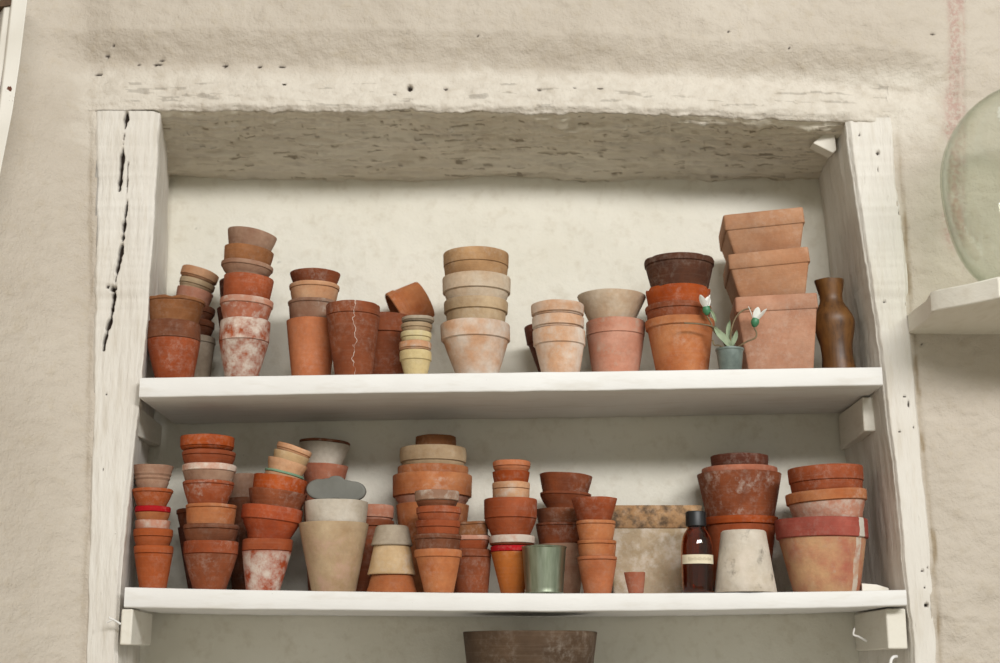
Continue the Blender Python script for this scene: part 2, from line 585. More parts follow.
wear_or_light = np.stack([dk, np.clip(pink + 0.6 * ruts, 0, 1), np.clip(brown, 0, 1), 1 - 0.9 * fresh_or_lit], -1)
inside = (PX > lerp_tab(L_OUT, PY) + 4) & (PX < lerp_tab(R_OUT, PY) - 4) & (PY > 84)
keep = ~(inside[:-1, :-1] & inside[1:, :-1] & inside[:-1, 1:] & inside[1:, 1:])
structure(grid_obj('wall_back', np.stack([X, Y, Z], -1), M_WALL, keep, wear_or_light))
# the rest of that wall, out of the picture above and to the right
def slab(name, x0, x1, y0, y1, z0, z1, mat):
    v = [(x, y, z) for x in (x0, x1) for y in (y0, y1) for z in (z0, z1)]
    f = [(0, 1, 3, 2), (4, 6, 7, 5), (0, 4, 5, 1), (2, 3, 7, 6), (0, 2, 6, 4), (1, 5, 7, 3)]
    return structure(mesh_obj(name, v, f, mat, smooth=False))
slab('wall_back_upper', -1.6, 2.2, 0.02, 0.35, 2.97, 3.3, M_WALL)
slab('wall_back_right', 1.14, 2.2, 0.03, 0.35, 0.0, 2.99, M_WALL)
slab('wall_left', -1.6, -1.14, -1.6, 0.35, 0.0, 3.3, M_WALL)
slab('wall_back_lower', -1.16, 1.16, 0.0, 0.35, 0.0, 1.2, M_WALL)
M_FLOOR = simple('stone_floor', '#A8A08F', 0.85, 0, 0.08, 6, 0.3)
slab('floor', -4.5, 4.5, -7.0, 0.4, -0.1, 0.0, M_FLOOR)

# ------------------------------------------------------------------ lintel: front face and sloping underside
pxs = np.arange(84, 905, 1.6)
edge = np.interp(pxs, [84, 160, 250, 400, 550, 700, 845, 905], [113, 112, 112, 112.5, 115, 117, 123, 126])
edge = edge + (2.6 * fbm(pxs / 30, pxs * 0, 61, 4) + 1.6 * fbm(pxs / 6, pxs * 0, 62, 3)) * sstep(158, 175, pxs) * sstep(850, 835, pxs)
rear = np.interp(pxs, [84, 160, 400, 700, 905], [183, 183, 184, 184.5, 186])
rows, wr = [], []
nface, nsoff = 26, 64
for i in range(nface + nsoff):
    if i < nface:
        t = i / (nface - 1)
        py = 78 + (edge - 78) * t
        Yv = np.zeros_like(pxs)
        pts = np.array([at(a, b, 0.0) for a, b in zip(pxs, py)])
        ends = sstep(84, 104, pxs) * sstep(905, 885, pxs)
        off = wall_relief(pxs, py, pts[:, 0], pts[:, 2]) + 0.0035 - 0.0042 * sstep(0, 0.22, t * np.ones_like(pxs)) * ends
        off = off + 0.008 * sstep(0.86, 1.0, t * np.ones_like(pxs)) * sstep(156, 164, pxs) * sstep(850, 842, pxs) + sstep(0.1, 0.4, t) * (0.0045 * fbm(pts[:, 0] * 10, pts[:, 2] * 50, 64, 4) + 0.003 * fbm(pts[:, 0] * 40, pts[:, 2] * 150, 67, 3))
        d_, k_ = pits(pxs, py, [(410, 90, 3.4, 4, .014), (446, 90, 3, 1.6, .008), (285, 86, 2, 1.8, .010), (533, 79.5, 2.4, 1.4, .008), (539, 91, 2, 1.6, .012), (630, 84, 3, 1, .005), (575, 89, 3, .9, .004), (600, 90, 4, .9, .004), (395, 97, 2, 1, .003)])
        P = np.array([at(a, b, 0.0) for a, b in zip(pxs, py)])
        P[:, 1] = off + d_
        rows.append(P)
        cr = sstep(0.27, 0.36, fbm(pxs / 34, py / 4.5, 66, 4)) * 0.42
        wr.append(np.stack([np.maximum(k_, cr), 0 * k_, cr, 0 * k_ + 0.12], -1))
    else:
        t = (i - nface + 1) / nsoff
        a0 = np.array([at(a, b, 0.0) for a, b in zip(pxs, edge)])
        a0[:, 1] = rows[nface - 1][:, 1]
        a1 = np.array([at(a, b, YB + 0.02) for a, b in zip(pxs, rear)])
        P = a0 + (a1 - a0) * t
        P[:, 0] = a0[:, 0] + (a1[:, 0] - a0[:, 0]) * t
        fin = sstep(0, 0.08, t * np.ones_like(pxs))
        gx, gy = P[:, 0], P[:, 1]
        P[:, 2] += fin * (0.012 * fbm(gx * 5, gy * 16, 71, 3) + 0.010 * (0.25 - np.abs(fbm(gx * 9 + gy * 6, gy * 60, 72, 4))) + 0.007 * fbm(gx * 26, gy * 110, 77, 3) + 0.003 * fbm(gx * 70, gy * 220, 73, 3))
        rows.append(P)
        k = sstep(0.30, 0.46, fbm(gx * 14, gy * 130, 75, 4)) * 0.35
        k2_ = sstep(0.10, 0.24, fbm(gx * 11 + 4 * gy, gy * 150, 78, 4)) * (1.0 - 0.45 * t)  # white flaking plus highlights on its ridges, painted into the colour
        k3_ = sstep(0.33, 0.40, fbm(gx * 22, gy * 210, 79, 4)) * 0.75
        wr.append(np.stack([np.maximum(k * .25, k3_ * .6), 0 * k, np.maximum(k, k3_), 1 - 0.9 * k2_], -1))
Pl = np.array(rows)
structure(grid_obj('trim_1', Pl[:nface + 1], M_WALL, None, np.array(wr)[:nface + 1]))
structure(grid_obj('ceiling_niche', Pl[nface:], M_SOFFIT, None, np.array(wr)[nface:]))

# ------------------------------------------------------------------ timber posts with the side walls of the niche
def post(name, tin, tout, tback, side, spots, cracks, seed):
    zr = np.concatenate([np.linspace(ZTOP - (0.002 if side > 0 else 0.016), 1.26, 420), [0.9, 0.4, 0.0]])
    py0 = py_of(zr, 0.0); pyb = py_of(zr, YB)
    pin = lerp_tab(tin, py0) + 1.3 * fbm(py0 / 35, py0 * 0, seed, 4) + 0.5 * fbm(py0 / 7, py0 * 0, seed + 2, 3)
    pout = lerp_tab(tout, py0) + 1.2 * fbm(py0 / 20, py0 * 0, seed + 1, 4)
    xi = px_to_x(pin, zr, 0.0); xo = px_to_x(pout, zr, 0.0); xb = px_to_x(lerp_tab(tback, pyb), zr, YB)
    nf, ns = 74, 46
    P = np.zeros((len(zr), nf + ns, 3)); W = np.zeros((len(zr), nf + ns, 3))
    for j in range(nf):
        t = j / (nf - 1)
        P[:, j, 0] = xo + (xi - xo) * t
        e = -0.0065 * (1 - (1 - sstep(0, 0.12, t)) * 1.5) + 0.009 * sstep(0.90, 1.0, t)
        P[:, j, 1] = e
        P[:, j, 2] = zr
    for j in range(ns):
        t = (j + 1) / ns
        P[:, nf + j, 0] = xi + (xb - xi) * t
        P[:, nf + j, 1] = P[:, nf - 1, 1] + (YB + 0.03 - P[:, nf - 1, 1]) * t
        P[:, nf + j, 2] = zr
    Xf, Zf = P[:, :nf, 0], P[:, :nf, 2]
    PXf, PYf = proj(Xf, np.zeros_like(Xf), Zf)
    rel = 0.006 * fbm(Xf * 14, Zf * 3, seed + 5, 3) + 0.0020 * fbm(Xf * 90, Zf * 14, seed + 6, 4)
    rel += wall_relief(np.full_like(PXf, 500), PYf, Xf * 0, Zf) * (PYf < 330) * 0.6
    d_, k_ = pits(PXf, PYf, spots)
    for (line, w, dep) in cracks:
        ly = np.array([q[1] for q in line], float); lx = np.array([q[0] for q in line], float); lw = np.array([q[2] for q in line], float)
        cx = np.interp(PYf, ly, lx) + 0.7 * fbm(PYf / 9, PYf * 0, seed + 9, 3)
        ww = np.interp(PYf, ly, lw, left=0, right=0) * w * 1.45 * (0.72 + 1.5 * fbm(PYf / 9, PYf * 0, seed + 8, 3))
        ww = np.maximum(ww, 1e-3)
        k = (1 - sstep(0.5, 1.15, np.abs(PXf - cx) / ww)) * (PYf > ly[0]) * (PYf < ly[-1]) * (ww > 0.45)
        d_ = np.maximum(d_, k * dep); k_ = np.maximum(k_, k)
    P[:, :nf, 1] += rel + d_
    W[:, :nf, 0] = k_
    Ys, Zs = P[:, nf:, 1], P[:, nf:, 2]
    fin = sstep(0, 0.12, (Ys - 0) / YB)
    P[:, nf:, 0] += side * (0.006 * fbm(Ys * 12, Zs * 5, seed + 20, 3) + 0.0026 * fbm(Ys * 60, Zs * 9, seed + 21, 4)) * (0.35 + 0.65 * fin)
    W[:, nf:, 2] = sstep(0.22, 0.42, fbm(Ys * 50, Zs * 8, seed + 22, 4)) * 0.2
    o = grid_obj(name, P, M_POST, None, W, flip=(side > 0))
    return structure(o)


post('trim_2', L_IN, L_OUT, L_BACK, 1,
     [(113.5, 289, 4.2, 3.4, .02), (108.5, 287, 2, 2, .01), (112, 309, 1.6, 3, .012), (107, 395, 1, 1, .004), (104, 470, 1, 1, .004)],
     [([(128.5, 114, 1.2), (126, 135, 1.8), (123, 165, 1.5), (120.5, 193, 1.1)], 1.0, 0.016),
      ([(129, 165, .5), (128, 205, .5), (126.5, 214, 1.2), (121, 255, 1.5), (115.5, 284, 1.1), (112.5, 312, 1.5), (107.5, 330, 1.2), (103.5, 352, 1.4)], 1.0, 0.016)], 101)
post('trim_3', R_IN, R_OUT, R_BACK, -1,
     [(876, 155, 2.2, 2, .012), (854, 123, 2.2, 1.4, .01), (858, 137, 1, 1.2, .006), (896, 206, 1.3, 2.5, .008), (898, 214, 1.3, 2, .008), (884, 302, 1.7, 1.5, .014), (905, 305, 1, 2, .006),
      (908, 404, 1.0, 4, .006), (922, 571, 1.9, 1.3, .010), (926, 605, 2.6, 2, .016), (927, 568, 1, 1, .006), (924, 588, 1, 1.4, .005), (899, 432, 1.4, 1.2, .006), (913, 428, 1, 1, .004), (904, 397, 2, .7, .003)],
     [([(876, 160, .4), (878, 190, .5), (879, 215, .3)], 0.8, 0.006)], 151)
# a lime-washed slot in the right hand jamb is part of trim_3's relief

# rear wall of the niche
xs2 = np.arange(-0.86, 0.86, 0.008); zs2 = np.arange(1.0, 2.72, 0.008)
X2, Z2 = np.meshgrid(xs2, zs2)
Y2 = YB + 0.006 * fbm(X2 * 5, Z2 * 5, 81) + 0.002 * fbm(X2 * 26, Z2 * 26, 82) + 0.0006 * fbm(X2 * 90, Z2 * 90, 83, 2)
PX2, PY2 = proj(X2, Y2, Z2)
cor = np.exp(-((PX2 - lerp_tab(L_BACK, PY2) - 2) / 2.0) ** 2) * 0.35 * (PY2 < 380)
d2, k2 = pits(PX2, PY2, [(205, 251, 1, .8, .003), (196, 229, 2, 2, .003), (280, 262, 2.5, 1, .003), (395, 296, 1, 1, .002), (560, 215, 1, 1, .002), (700, 230, 1, 1, .002)])
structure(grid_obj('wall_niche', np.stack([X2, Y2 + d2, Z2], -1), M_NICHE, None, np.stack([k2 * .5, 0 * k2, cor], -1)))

# ------------------------------------------------------------------ shelves
SHELF = {}
SAG = {}


def board(name, label, tl, tr, thick_l, thick_r, y0=-0.035, y1=YB - 0.006, key=None, sag=0.0):
    a, b = at(tl[0], tl[1], y0), at(tr[0], tr[1], y0)
    n, m = 90, 14
    za, zb = thick_l * depth(a) / FPX, thick_r * depth(b) / FPX
    prof = []      # closed cross-section in (y, s) with s=0 top, 1 bottom
    r = 0.0035
    prof = [(y0 + r, 0, 0), (y0 + .001, 0, -.001), (y0, 0, -r), (y0, 1, r), (y0 + .001, 1, .001), (y0 + r, 1, 0), (y1 * .5, 1, 0), (y1, 1, 0), (y1, 0, 0), (y1 * .5, 0, 0)]
    V, F = [], []
    for i in range(n + 1):
        t = i / n
        x = a.x + (b.x - a.x) * t
        z = a.z + (b.z - a.z) * t - sag * 4 * t * (1 - t)
        th = za + (zb - za) * t
        w1 = 0.0011 * math.sin(t * 9 + len(name)) + 0.0016 * float(fbm(np.array(t * 24), np.array(1.0), len(label), 3))
        w2 = 0.0018 * float(fbm(np.array(t * 30), np.array(5.0), len(label) + 3, 3))
        for (yy, s, dz) in prof:
            V.append((x, yy + (w2 if yy < 0 else 0), z - th * s + dz + (w1 * 0.6 if s else w1 * 0.25)))
    k = len(prof)
    for i in range(n):
        for j in range(k):
            l = (j + 1) % k
            F.append((i * k + j, i * k + l, (i + 1) * k + l, (i + 1) * k + j))
    F.append(tuple(range(k))[::-1]); F.append(tuple(range(n * k, n * k + k)))
    o = mesh_obj(name, V, F, M_SHELF, sharp=50)
    tag(o, label, 'shelf')
    SHELF[key] = (a, b, za, zb)
    SAG[key] = sag
    return o


def shelf_z(key, x):
    a, b, _, _ = SHELF[key]
    t = (x - a.x) / (b.x - a.x)
    return a.z + (b.z - a.z) * t - SAG[key] * 4 * t * (1 - t) + 0.0016


board('shelf', 'white painted upper shelf board carrying the square clay pots and snowdrops', (140, 377.5), (882, 367), 20, 19, key='U')
board('shelf', 'white painted lower shelf board carrying the brown glass bottle', (125, 587), (906, 590), 20, 16, key='D', sag=.0088)
za = at(112, 760, 0.0)
board('shelf', 'white lowest shelf board under the wide dark brown bowl', (112, 742), (922, 742), 20, 20, key='L')


def bracket(label, key, pxl, pxr, pyb, y0, y1, inside, pxb=None, pyb2=None):
    fl, fr = at(pxl, pyb, y0), at(pxr, pyb, y0)
    a, b, ta, tb = SHELF[key]
    def under(x):
        t = (x - a.x) / (b.x - a.x)
        return a.z + (b.z - a.z) * t - (ta + (tb - ta) * t) - 0.003
    zb0 = fl.z
    dx = 0.0
    if pxb is not None:
        bb = at(pxb, pyb2, y1)
        dx = bb.x - (fl.x if inside == 'L' else fr.x)
        zb1 = bb.z
    else:
        zb1 = zb0
    F = [Vector((fl.x, y0, under(fl.x))), Vector((fr.x, y0, under(fr.x))), Vector((fr.x, y0, zb0)), Vector((fl.x, y0, zb0))]
    B = [Vector((p.x + dx, y1, (p.z if i < 2 else zb1))) for i, p in enumerate(F)]
    v, f = prism(F, B)
    o = mesh_obj('shelf_bracket', v, f, M_BLOCK, sharp=30)
    bevel(o, 0.003)
    tag(o, label, 'bracket', 'wooden cleats under the shelves')
    return o


bracket('white wooden cleat under the right end of the upper shelf', 'U', 864, 881.5, 431, 0.075, YB - .005, 'L', 840, 450)
bracket('white wooden cleat with nail holes under the left end of the upper shelf', 'U', 112, 137.5, 436, 0.05, YB - .005, 'R', 161, 446)
bracket('white wooden cleat under the left end of the lower shelf', 'D', 119.5, 131, 645, -0.03, 0.22, 'R', 151, 645.5)
bracket('white wooden cleat with a bent nail under the right end of the lower shelf', 'D', 888, 908, 649, 0.0, YB - .005, 'L', 856, 651)

# ------------------------------------------------------------------ flowerpots
N_SEG = 56
_pot = [0]
PB = []


def interp(poly, z):
    zs_ = [p[0] for p in poly]; rs = [p[1] for p in poly]
    return float(np.interp(z, zs_, rs))


def make_pot(label, group, mat, Yc, shelf, prev, cx, yt, w, bx=None, bw=None, c=0.0, step=None, tilt=0.0, tp=0.12, chip=0.0, wob=0.006,
             rim_mat=None, name='flowerpot', rimlabel=None, bulge=0.0, flare=None, yb=None, cat='flowerpot', ridges=0):
    _pot[0] += 1
    seed = _pot[0] * 31 + 5
    sm = w / 2 * math.sin(elev(yt))
    rc = at(cx, yt + 0.85 * sm, Yc)
    k = depth(rc) / FPX
    R = w / 2 * k
    ph = R_(tilt)
    axis = Vector((math.sin(ph), 0, math.cos(ph)))
    t = 0.04 * R + 0.0016
    cm = c * k
    s = (step if step is not None else (0.055 * R + 0.001 if c > 7 else 0.03 * R + 0.001)) if c else 0.0
    r1 = R - s
    shear = 0.0
    if prev is None:
        z0 = shelf_z(shelf, rc.x) if shelf else yb
        bx = cx if bx is None else bx
        H = rc.z - z0
        # the base line of the photograph is where the shelf's front edge cuts the pot off
        a, b, _, _ = SHELF[shelf]
        yl = proj(rc.x, a.y, z0)[1] if shelf else 660
        pv = at(bx, float(yl), Yc)
        bw = w * 0.72 if bw is None else bw
        rv = bw / 2 * depth(pv) / FPX
        zv = pv.z - z0
        rb = max(0.3 * R, r1 + (rv - r1) * (H - cm) / max(0.01, (H - cm) - zv))
        shear = (rc.x - pv.x) / max(0.02, rc.z - pv.z)
        base = Vector((rc.x - shear * H, Yc, z0))
        outer = [(0, rb), (H - cm, r1)]
        if bulge:
            outer = [(0, rb), ((H - cm) * .35, rb + (r1 - rb) * .35 + bulge * .8), ((H - cm) * .7, rb + (r1 - rb) * .7 + bulge), (H - cm, r1)]
        ph = 0.0
        axis = Vector((0, 0, 1))
    else:
        gap = (rc - prev['rim']).dot(axis)
        dl = min(max(gap, 0.014), 0.04)
        H = gap + (prev['H'] - dl)
        if abs(math.sin(ph - prev['phi'])) > 0.09:
            H = gap + min(prev['H'] - dl, 0.02)
        if H < 0.03:
            H = 0.03
        base = rc - axis * H
        dphi = abs(math.sin(ph - prev['phi']))
        lat = (prev['rim'] - base) - axis * (prev['rim'] - base).dot(axis)
        zl = (prev['rim'] - base).dot(axis)
        cap = prev['rin'] - lat.length - dphi * 0.012 - 0.0005 - 0.017 * R
        mx = max(0.0, gap - dphi * R - 0.003)
        if cm > mx:
            cm = mx
        nat = r1 - tp * max(0, H - cm - zl)
        rr = min(nat, cap)
        low = []
        for q in (0, .1, .2, .3, .4, .5, .58, .66, .73, .79, .84, .88, .915, .945, .97, .985, 1):
            z = zl * q
            p = base + axis * z
            pl = p - prev['base']
            zl_ = pl.dot(prev['axis'])
            ctr = prev['base'] + prev['axis'] * zl_ + Vector((prev['shear'] * zl_, 0, 0))
            off = (p - ctr).length
            lim = min(interp(prev['inner'], zl_ + dz_) for dz_ in (-.007, -.0035, 0, .0035, .007) if zl_ + dz_ < prev['H'] + .0005 or dz_ <= 0) - off - 0.0007 - 0.017 * R - dphi * 0.012
            low.append((z, max(0.006, min(lim, rr - 0.06 * (zl - z)))))
        low[-1] = (zl, rr)
        over = dphi * R + 0.0015
        if zl + over < H - cm - 0.002:
            low.append((zl + over, min(rr + 0.0002 + tp * over * 0.3, rr + 0.002)))
        outer = low + [(H - cm, r1)]
        if cm <= 0 and c:
            outer[-1] = (H - 0.001, r1)
    inner = [(z, max(0.004, r - t)) for (z, r) in outer]
    zt = inner[0][0]
    inner[0] = (t, interp([(z, r - t) for z, r in outer], t))
    if inner[1][0] <= t:
        inner.pop(1)
    rin_top = R - t
    innerp = [p for p in inner if p[0] < H - max(cm, 0.0005)] + ([(H - cm, inner[-1][1])] if cm else [])
    rb = outer[0][1]
    hole = max(0.002, 0.16 * rb)
    bv = min(0.0022, R * 0.05)
    body = [(hole, 0), (max(hole, rb - bv), 0), (rb, bv)]
    op = [p for p in outer if p[0] > bv]
    # densify for smooth bodies
    for i, (z, r) in enumerate(op[:-1] if not cm else op[:-1]):
        body.append((r, z))
    rl = 3
    zprev, rprev = (op[-2] if len(op) > 1 else (bv, rb))
    ztop, rtop = op[-1]
    for q in range(1, rl):
        u = q / rl
        body.append((rprev + (rtop - rprev) * u + bulge * 0.0, zprev + (ztop - bv - zprev) * u))
    if ridges:
        zz0 = interp([(0, 0), (1, 1)], 0)
        rg = []
        for i in range(ridges * 2):
            u = 0.25 + 0.55 * i / (ridges * 2)
            z = zprev + (ztop - zprev) * u
            rg.append((rprev + (rtop - rprev) * u + (0.0011 if i % 2 == 0 else -0.0006), z))
        body = [p for p in body if p[1] <= zprev] + rg
    rim = None
    if cm > 0.0015:
        b2 = min(0.0025, cm * 0.3)
        fl = 0.012 * R if flare is None else flare
        body += [(r1, H - cm - 0.0002), (innerp[-1][1], H - cm - 0.0002)]
        Ri = rin_top
        rim = [(innerp[-1][1] + 0.0004, H - cm), (R - fl - b2, H - cm), (R - fl, H - cm + b2 * 0.7), (R - fl * 0.4 + (bulge * .6), H - cm * 0.5), (R, H - b2), (R - 0.3 * b2, H - 0.3 * b2), (R - b2, H), (Ri + b2 * .6, H), (Ri, H - b2 * .6)]
    else:
        b2 = min(0.002, t * 0.4)
        body += [(R - 0.0004, H - b2), (R - 0.35 * b2, H - 0.3 * b2), (R - b2, H), (rin_top + b2 * .6, H), (rin_top, H - b2)]
    for (z, r) in reversed(innerp[:-1] if cm else innerp):
        if z < H - 0.003:
            body.append((r, z))
    body.append((hole, t))
    e = (0, ph, 0)
    kw = dict(n=N_SEG, wob=wob, seed=seed, shear=shear, chip=chip, H=H)
    if rim:
        o = thing(name, label, cat, base, e, group)
        v, f = lathe(body, **kw); mesh_obj('body', v, f, mat, o)
        v, f = lathe(rim, **kw); ro = mesh_obj('rim', v, f, rim_mat or mat, o)
        if rimlabel:
            ro['label'] = rimlabel
    else:
        v, f = lathe(body, **kw)
        o = mesh_obj(name, v, f, mat, loc=base, rot=e)
        tag(o, label, cat, group)
    top = base + axis * H + Vector((shear * H, 0, 0))
    return dict(base=base, axis=axis, rim=top, H=H, rin=rin_top, inner=inner + [(H, rin_top)], phi=ph, shear=shear, R=R, obj=o)


def stack(group, Yc, shelf, pots):
    prev = None
    for (label, m, cx, yt, w, kw) in pots:
        kw = dict(kw)
        if isinstance(m, str):
            m = (m,)
        mat = clay(*m)
        if 'rm' in kw:
            r = kw.pop('rm')
            kw['rim_mat'] = clay(*(r if isinstance(r, tuple) else (r,)))
        Yp = kw.pop('Y', Yc)
        prev = make_pot(label, group, mat, Yp, shelf, prev, cx, yt, w, **kw)
    return prev


exec_stacks = True
# ---- upper shelf
stack('pots against the left post on the upper shelf', 0.06, 'U', [
    ('dark topped red clay pot standing on the upper shelf against the left post', ('rust', .1, .05), 173, 319, 54, dict(bx=174, bw=39, rm=('brown', .05), c=18, step=.0012)),
    ('orange brown pot with chipped rim nested in the first pot by the left post', ('dusk', .0, .1), 175, 295, 60, dict(chip=.004, tp=.12, rm=('dusk', 0, .05), c=4))])
stack('small pots behind the pots by the left post', 0.185, 'U', [
    ('pale grey green pot half hidden behind the dark topped pot by the left post', ('grey', .35, .1), 193, 334, 44, dict(bx=195, bw=30, c=7)),
    ('dark brown pot nested in the half hidden pale grey pot by the left post', ('brown', .05, .2), 192, 318, 45, dict(c=7)),
    ('upper dark brown pot under the three little tilted pots', ('brown', .05, .2), 192, 303, 46, dict(c=7, tilt=3)),
    ('small pinkish pot, lowest of the three tilted pots beside the left post', 'pink', 195.5, 287, 37, dict(tilt=13)),
    ('small olive beige pot, middle of the three tilted pots beside the left post', ('beige', .1, .15), 198, 278, 36, dict(tilt=15, c=6)),
    ('small peach pot with deep collar, topmost of the three tilted pots', ('peach', .05), 201, 267, 38, dict(tilt=16, c=9))])
stack('dark pots behind the tall leaning stack', 0.20, 'U', [
    ('dark maroon pot standing behind the tall leaning upper stack', ('maroon', 0, .2), 241, 305, 48, dict(bx=243, bw=32)),
    ('dark maroon pot nested behind the brown pot of the tall leaning stack', ('maroon', 0, .2), 243, 277, 47, dict())])
stack('pots of the tall leaning stack on the upper shelf', 0.055, 'U', [
    ('red clay pot with white lime patches at the foot of the leaning stack', ('rust', .78, 0), 245.5, 317, 50, dict(bx=241.5, bw=34, c=22, step=.0012, rm=('rust', .7))),
    ('lime streaked pink pot with rolled lip, second from bottom of leaning stack', ('rose', .55, 0), 247, 295, 53, dict(tilt=3, c=7, rm=('pink', .5))),
    ('smooth dark orange pot, third up in the tall leaning upper stack', ('rust', .05, .05), 249, 273, 50, dict(tilt=4.5, tp=.1)),
    ('greyish pink pot with thin lip, third from top of leaning stack', ('greyrose', .25, .05), 247.5, 259, 52, dict(tilt=6, c=5)),
    ('plain orange brown pot, second from top of the leaning stack', ('dusk', 0, .05), 249.3, 244.5, 49.5, dict(tilt=7, rm=('amberclay',))),
    ('grey and red weathered pot, topmost in the leaning stack', ('greyrose', .1, .25), 252.5, 228, 50, dict(tilt=9.5, tp=.25))])
stack('pots of the stack on a tall plain orange pot', 0.10, 'U', [
    ('tall plain salmon orange pot left of the large scratched red pot', ('salmon', 0, 0), 312, 317, 51, dict(bx=311, bw=39)),
    ('mauve grey weathered pot directly on the tall salmon pot', ('greyrose', .4, .1), 313, 297.5, 50, dict(tp=.1, c=4)),
    ('pale peach pot, second from top above the mauve grey pot', ('peach', .1, 0), 314.5, 280.5, 50, dict(tp=.1, c=5)),
    ('brown pink pot on top of the pale peach pot', ('redbrown', .3, .05), 315.3, 268.5, 50.5, dict(tp=.35, rm=('rose',)))])
stack('red pots in the middle of the upper left half', 0.0, 'U', [
    ('large brown red pot with a white scratch on the upper shelf', ('redbrown', .1, .05, (-1, 2), None, (.12, .024, .1)), 353, 300.5, 54, dict(bx=353.5, bw=38, c=12, step=.0010, chip=.002, Y=.025))])
F1 = stack('red pots in the middle of the upper left half', 0.14, 'U', [
    ('dark red collared pot in front of the tipped over orange pot', ('redbrown', .08, .1), 386, 312.5, 57, dict(bx=386, bw=42, c=19))])
stack('tiny pale pots stacked beside the dark red collared pot', 0.03, 'U', [
    ('tiny cream yellow pot at the bottom of the pale miniature stack', ('yellow', .1, .02), 415.5, 349, 32, dict(bx=415.8, bw=24, c=10)),
    ('tiny pale pink pot in the middle of the pale miniature stack', ('peach', .5, 0), 415.2, 340, 32.5, dict(c=7)),
    ('tiny pale yellow pot above the pink one in the miniature stack', ('yellow', .3, 0), 416, 330, 31, dict(c=6)),
    ('tiny beige pot second from top of the miniature stack', ('beige', .3, .05), 416.5, 321.5, 31, dict(c=5)),
    ('tiny grey lipped pot on top of the miniature stack', ('grey', .3, .2), 418, 315, 33, dict(c=4, tp=.3))])
stack('large pale collared pots in the centre of the upper shelf', 0.06, 'U', [
    ('large cream white collared pot at the bottom of the pale centre stack', ('chalk', .4, .0), 475, 318.5, 69.5, dict(bx=477, bw=45, c=17, tp=.2)),
    ('tan collared pot with dark smudges, third from top of the pale stack', ('beige', .25, .12), 476, 296, 64.5, dict(c=12)),
    ('beige pot with overhanging collar, second from top of the pale stack', ('cream', .3, .1), 476.5, 271.5, 68.5, dict(c=16)),
    ('tan wide pot on top of the pale centre stack', ('tan', .2, .08), 476, 247, 65.5, dict(c=14, step=.002))])
stack('pots right of the centre of the upper shelf', 0.19, 'U', [
    ('dark maroon pot peeping out behind the mottled peach stack', ('maroon', 0, .1), 550, 322.5, 52, dict(bx=557, bw=38, c=18, tp=.2))])
stack('mottled peach pots of the low upper stack', 0.03, 'U', [
    ('mottled cream and pink collared pot under two others, low upper stack', ('chalk', .5, .08), 558.8, 326, 52.5, dict(bx=560.5, bw=39.5, c=16)),
    ('mottled buff collared pot, middle of the low three-pot stack', ('chalk', .3, .1), 558, 313, 52, dict(c=11)),
    ('pale orange and white pot topping the low three-pot stack', ('chalk', .4, .05), 557.5, 300, 53, dict(c=11))])
stack('pale pair left of the dark topped stack', 0.105, 'U', [
    ('rose pink collared pot holding a wide cream pot', ('pink', .45, 0, (-1, 2), '#B5A595'), 615.5, 317, 59, dict(bx=615.6, bw=48, c=15, step=.002)),
    ('wide flaring cream pot set in the rose pink pot', ('cream', .3, .15), 611.5, 289.5, 69, dict(tp=.22, tilt=1, c=0))])
stack('round pots left of the snowdrop pot', 0.06, 'U', [
    ('smooth orange collared pot directly left of the snowdrops', ('orange', .06, .03), 679.6, 315, 69, dict(bx=682, bw=53, c=9)),
    ('brown rust pot wedged between the orange collared and wavy rimmed pots', ('redbrown', .0, .05), 678, 301, 66, dict(c=6, tp=.05)),
    ('bright rust pot with wavy broken rim under the dark brown pot', ('bright', 0, .02), 678, 284, 65, dict(chip=.006, tp=.05)),
    ('dark chocolate brown pot with chipped rim above the wavy rimmed pot', ('dark', .05, .0), 679, 253, 69.5, dict(c=7, chip=.003, tp=.2))])

# ---- lower shelf
stack('slim orange pots by the left end of the lower shelf', 0.06, 'D', [
    ('slim orange pot at the bottom of the leftmost lower stack', ('plastic', 0, 0), 153.7, 545, 39, dict(bx=152.9, bw=27.5, c=8, step=.0014)),
    ('orange double banded pot, second up in the leftmost lower stack', ('plastic', .02, 0), 153.4, 528, 39, dict(c=8, step=.0014)),
    ('pinkish white mottled pot, third up in the leftmost lower stack', ('pink', .55, .0), 153, 519.5, 35, dict()),
    ('tan pot with red painted rim in the leftmost lower stack', ('orange', 0, .05), 153, 505.5, 35, dict(c=6, step=.0006, rm='redpaint', rimlabel='red painted rim')),
    ('rust orange thin lipped pot above the red painted rim, leftmost stack', ('plastic', .02, .02), 152.6, 487.5, 41, dict(c=4, tp=.12)),
    ('grey pink ribbed pot on top of the leftmost lower stack', ('greyrose', .25, .1), 153, 464, 41, dict(tp=.28, ridges=3))])
stack('dark pots behind the tall red stack', 0.172, 'D', [
    ('dark red pot behind and left of the tall lower red stack', ('maroon', .05, .1), 204, 526, 52, dict(bx=207, bw=38)),
    ('upper dark red pot peeping out left of the tall red stack', ('redbrown', .0, .1), 203, 508, 52, dict(c=5))])
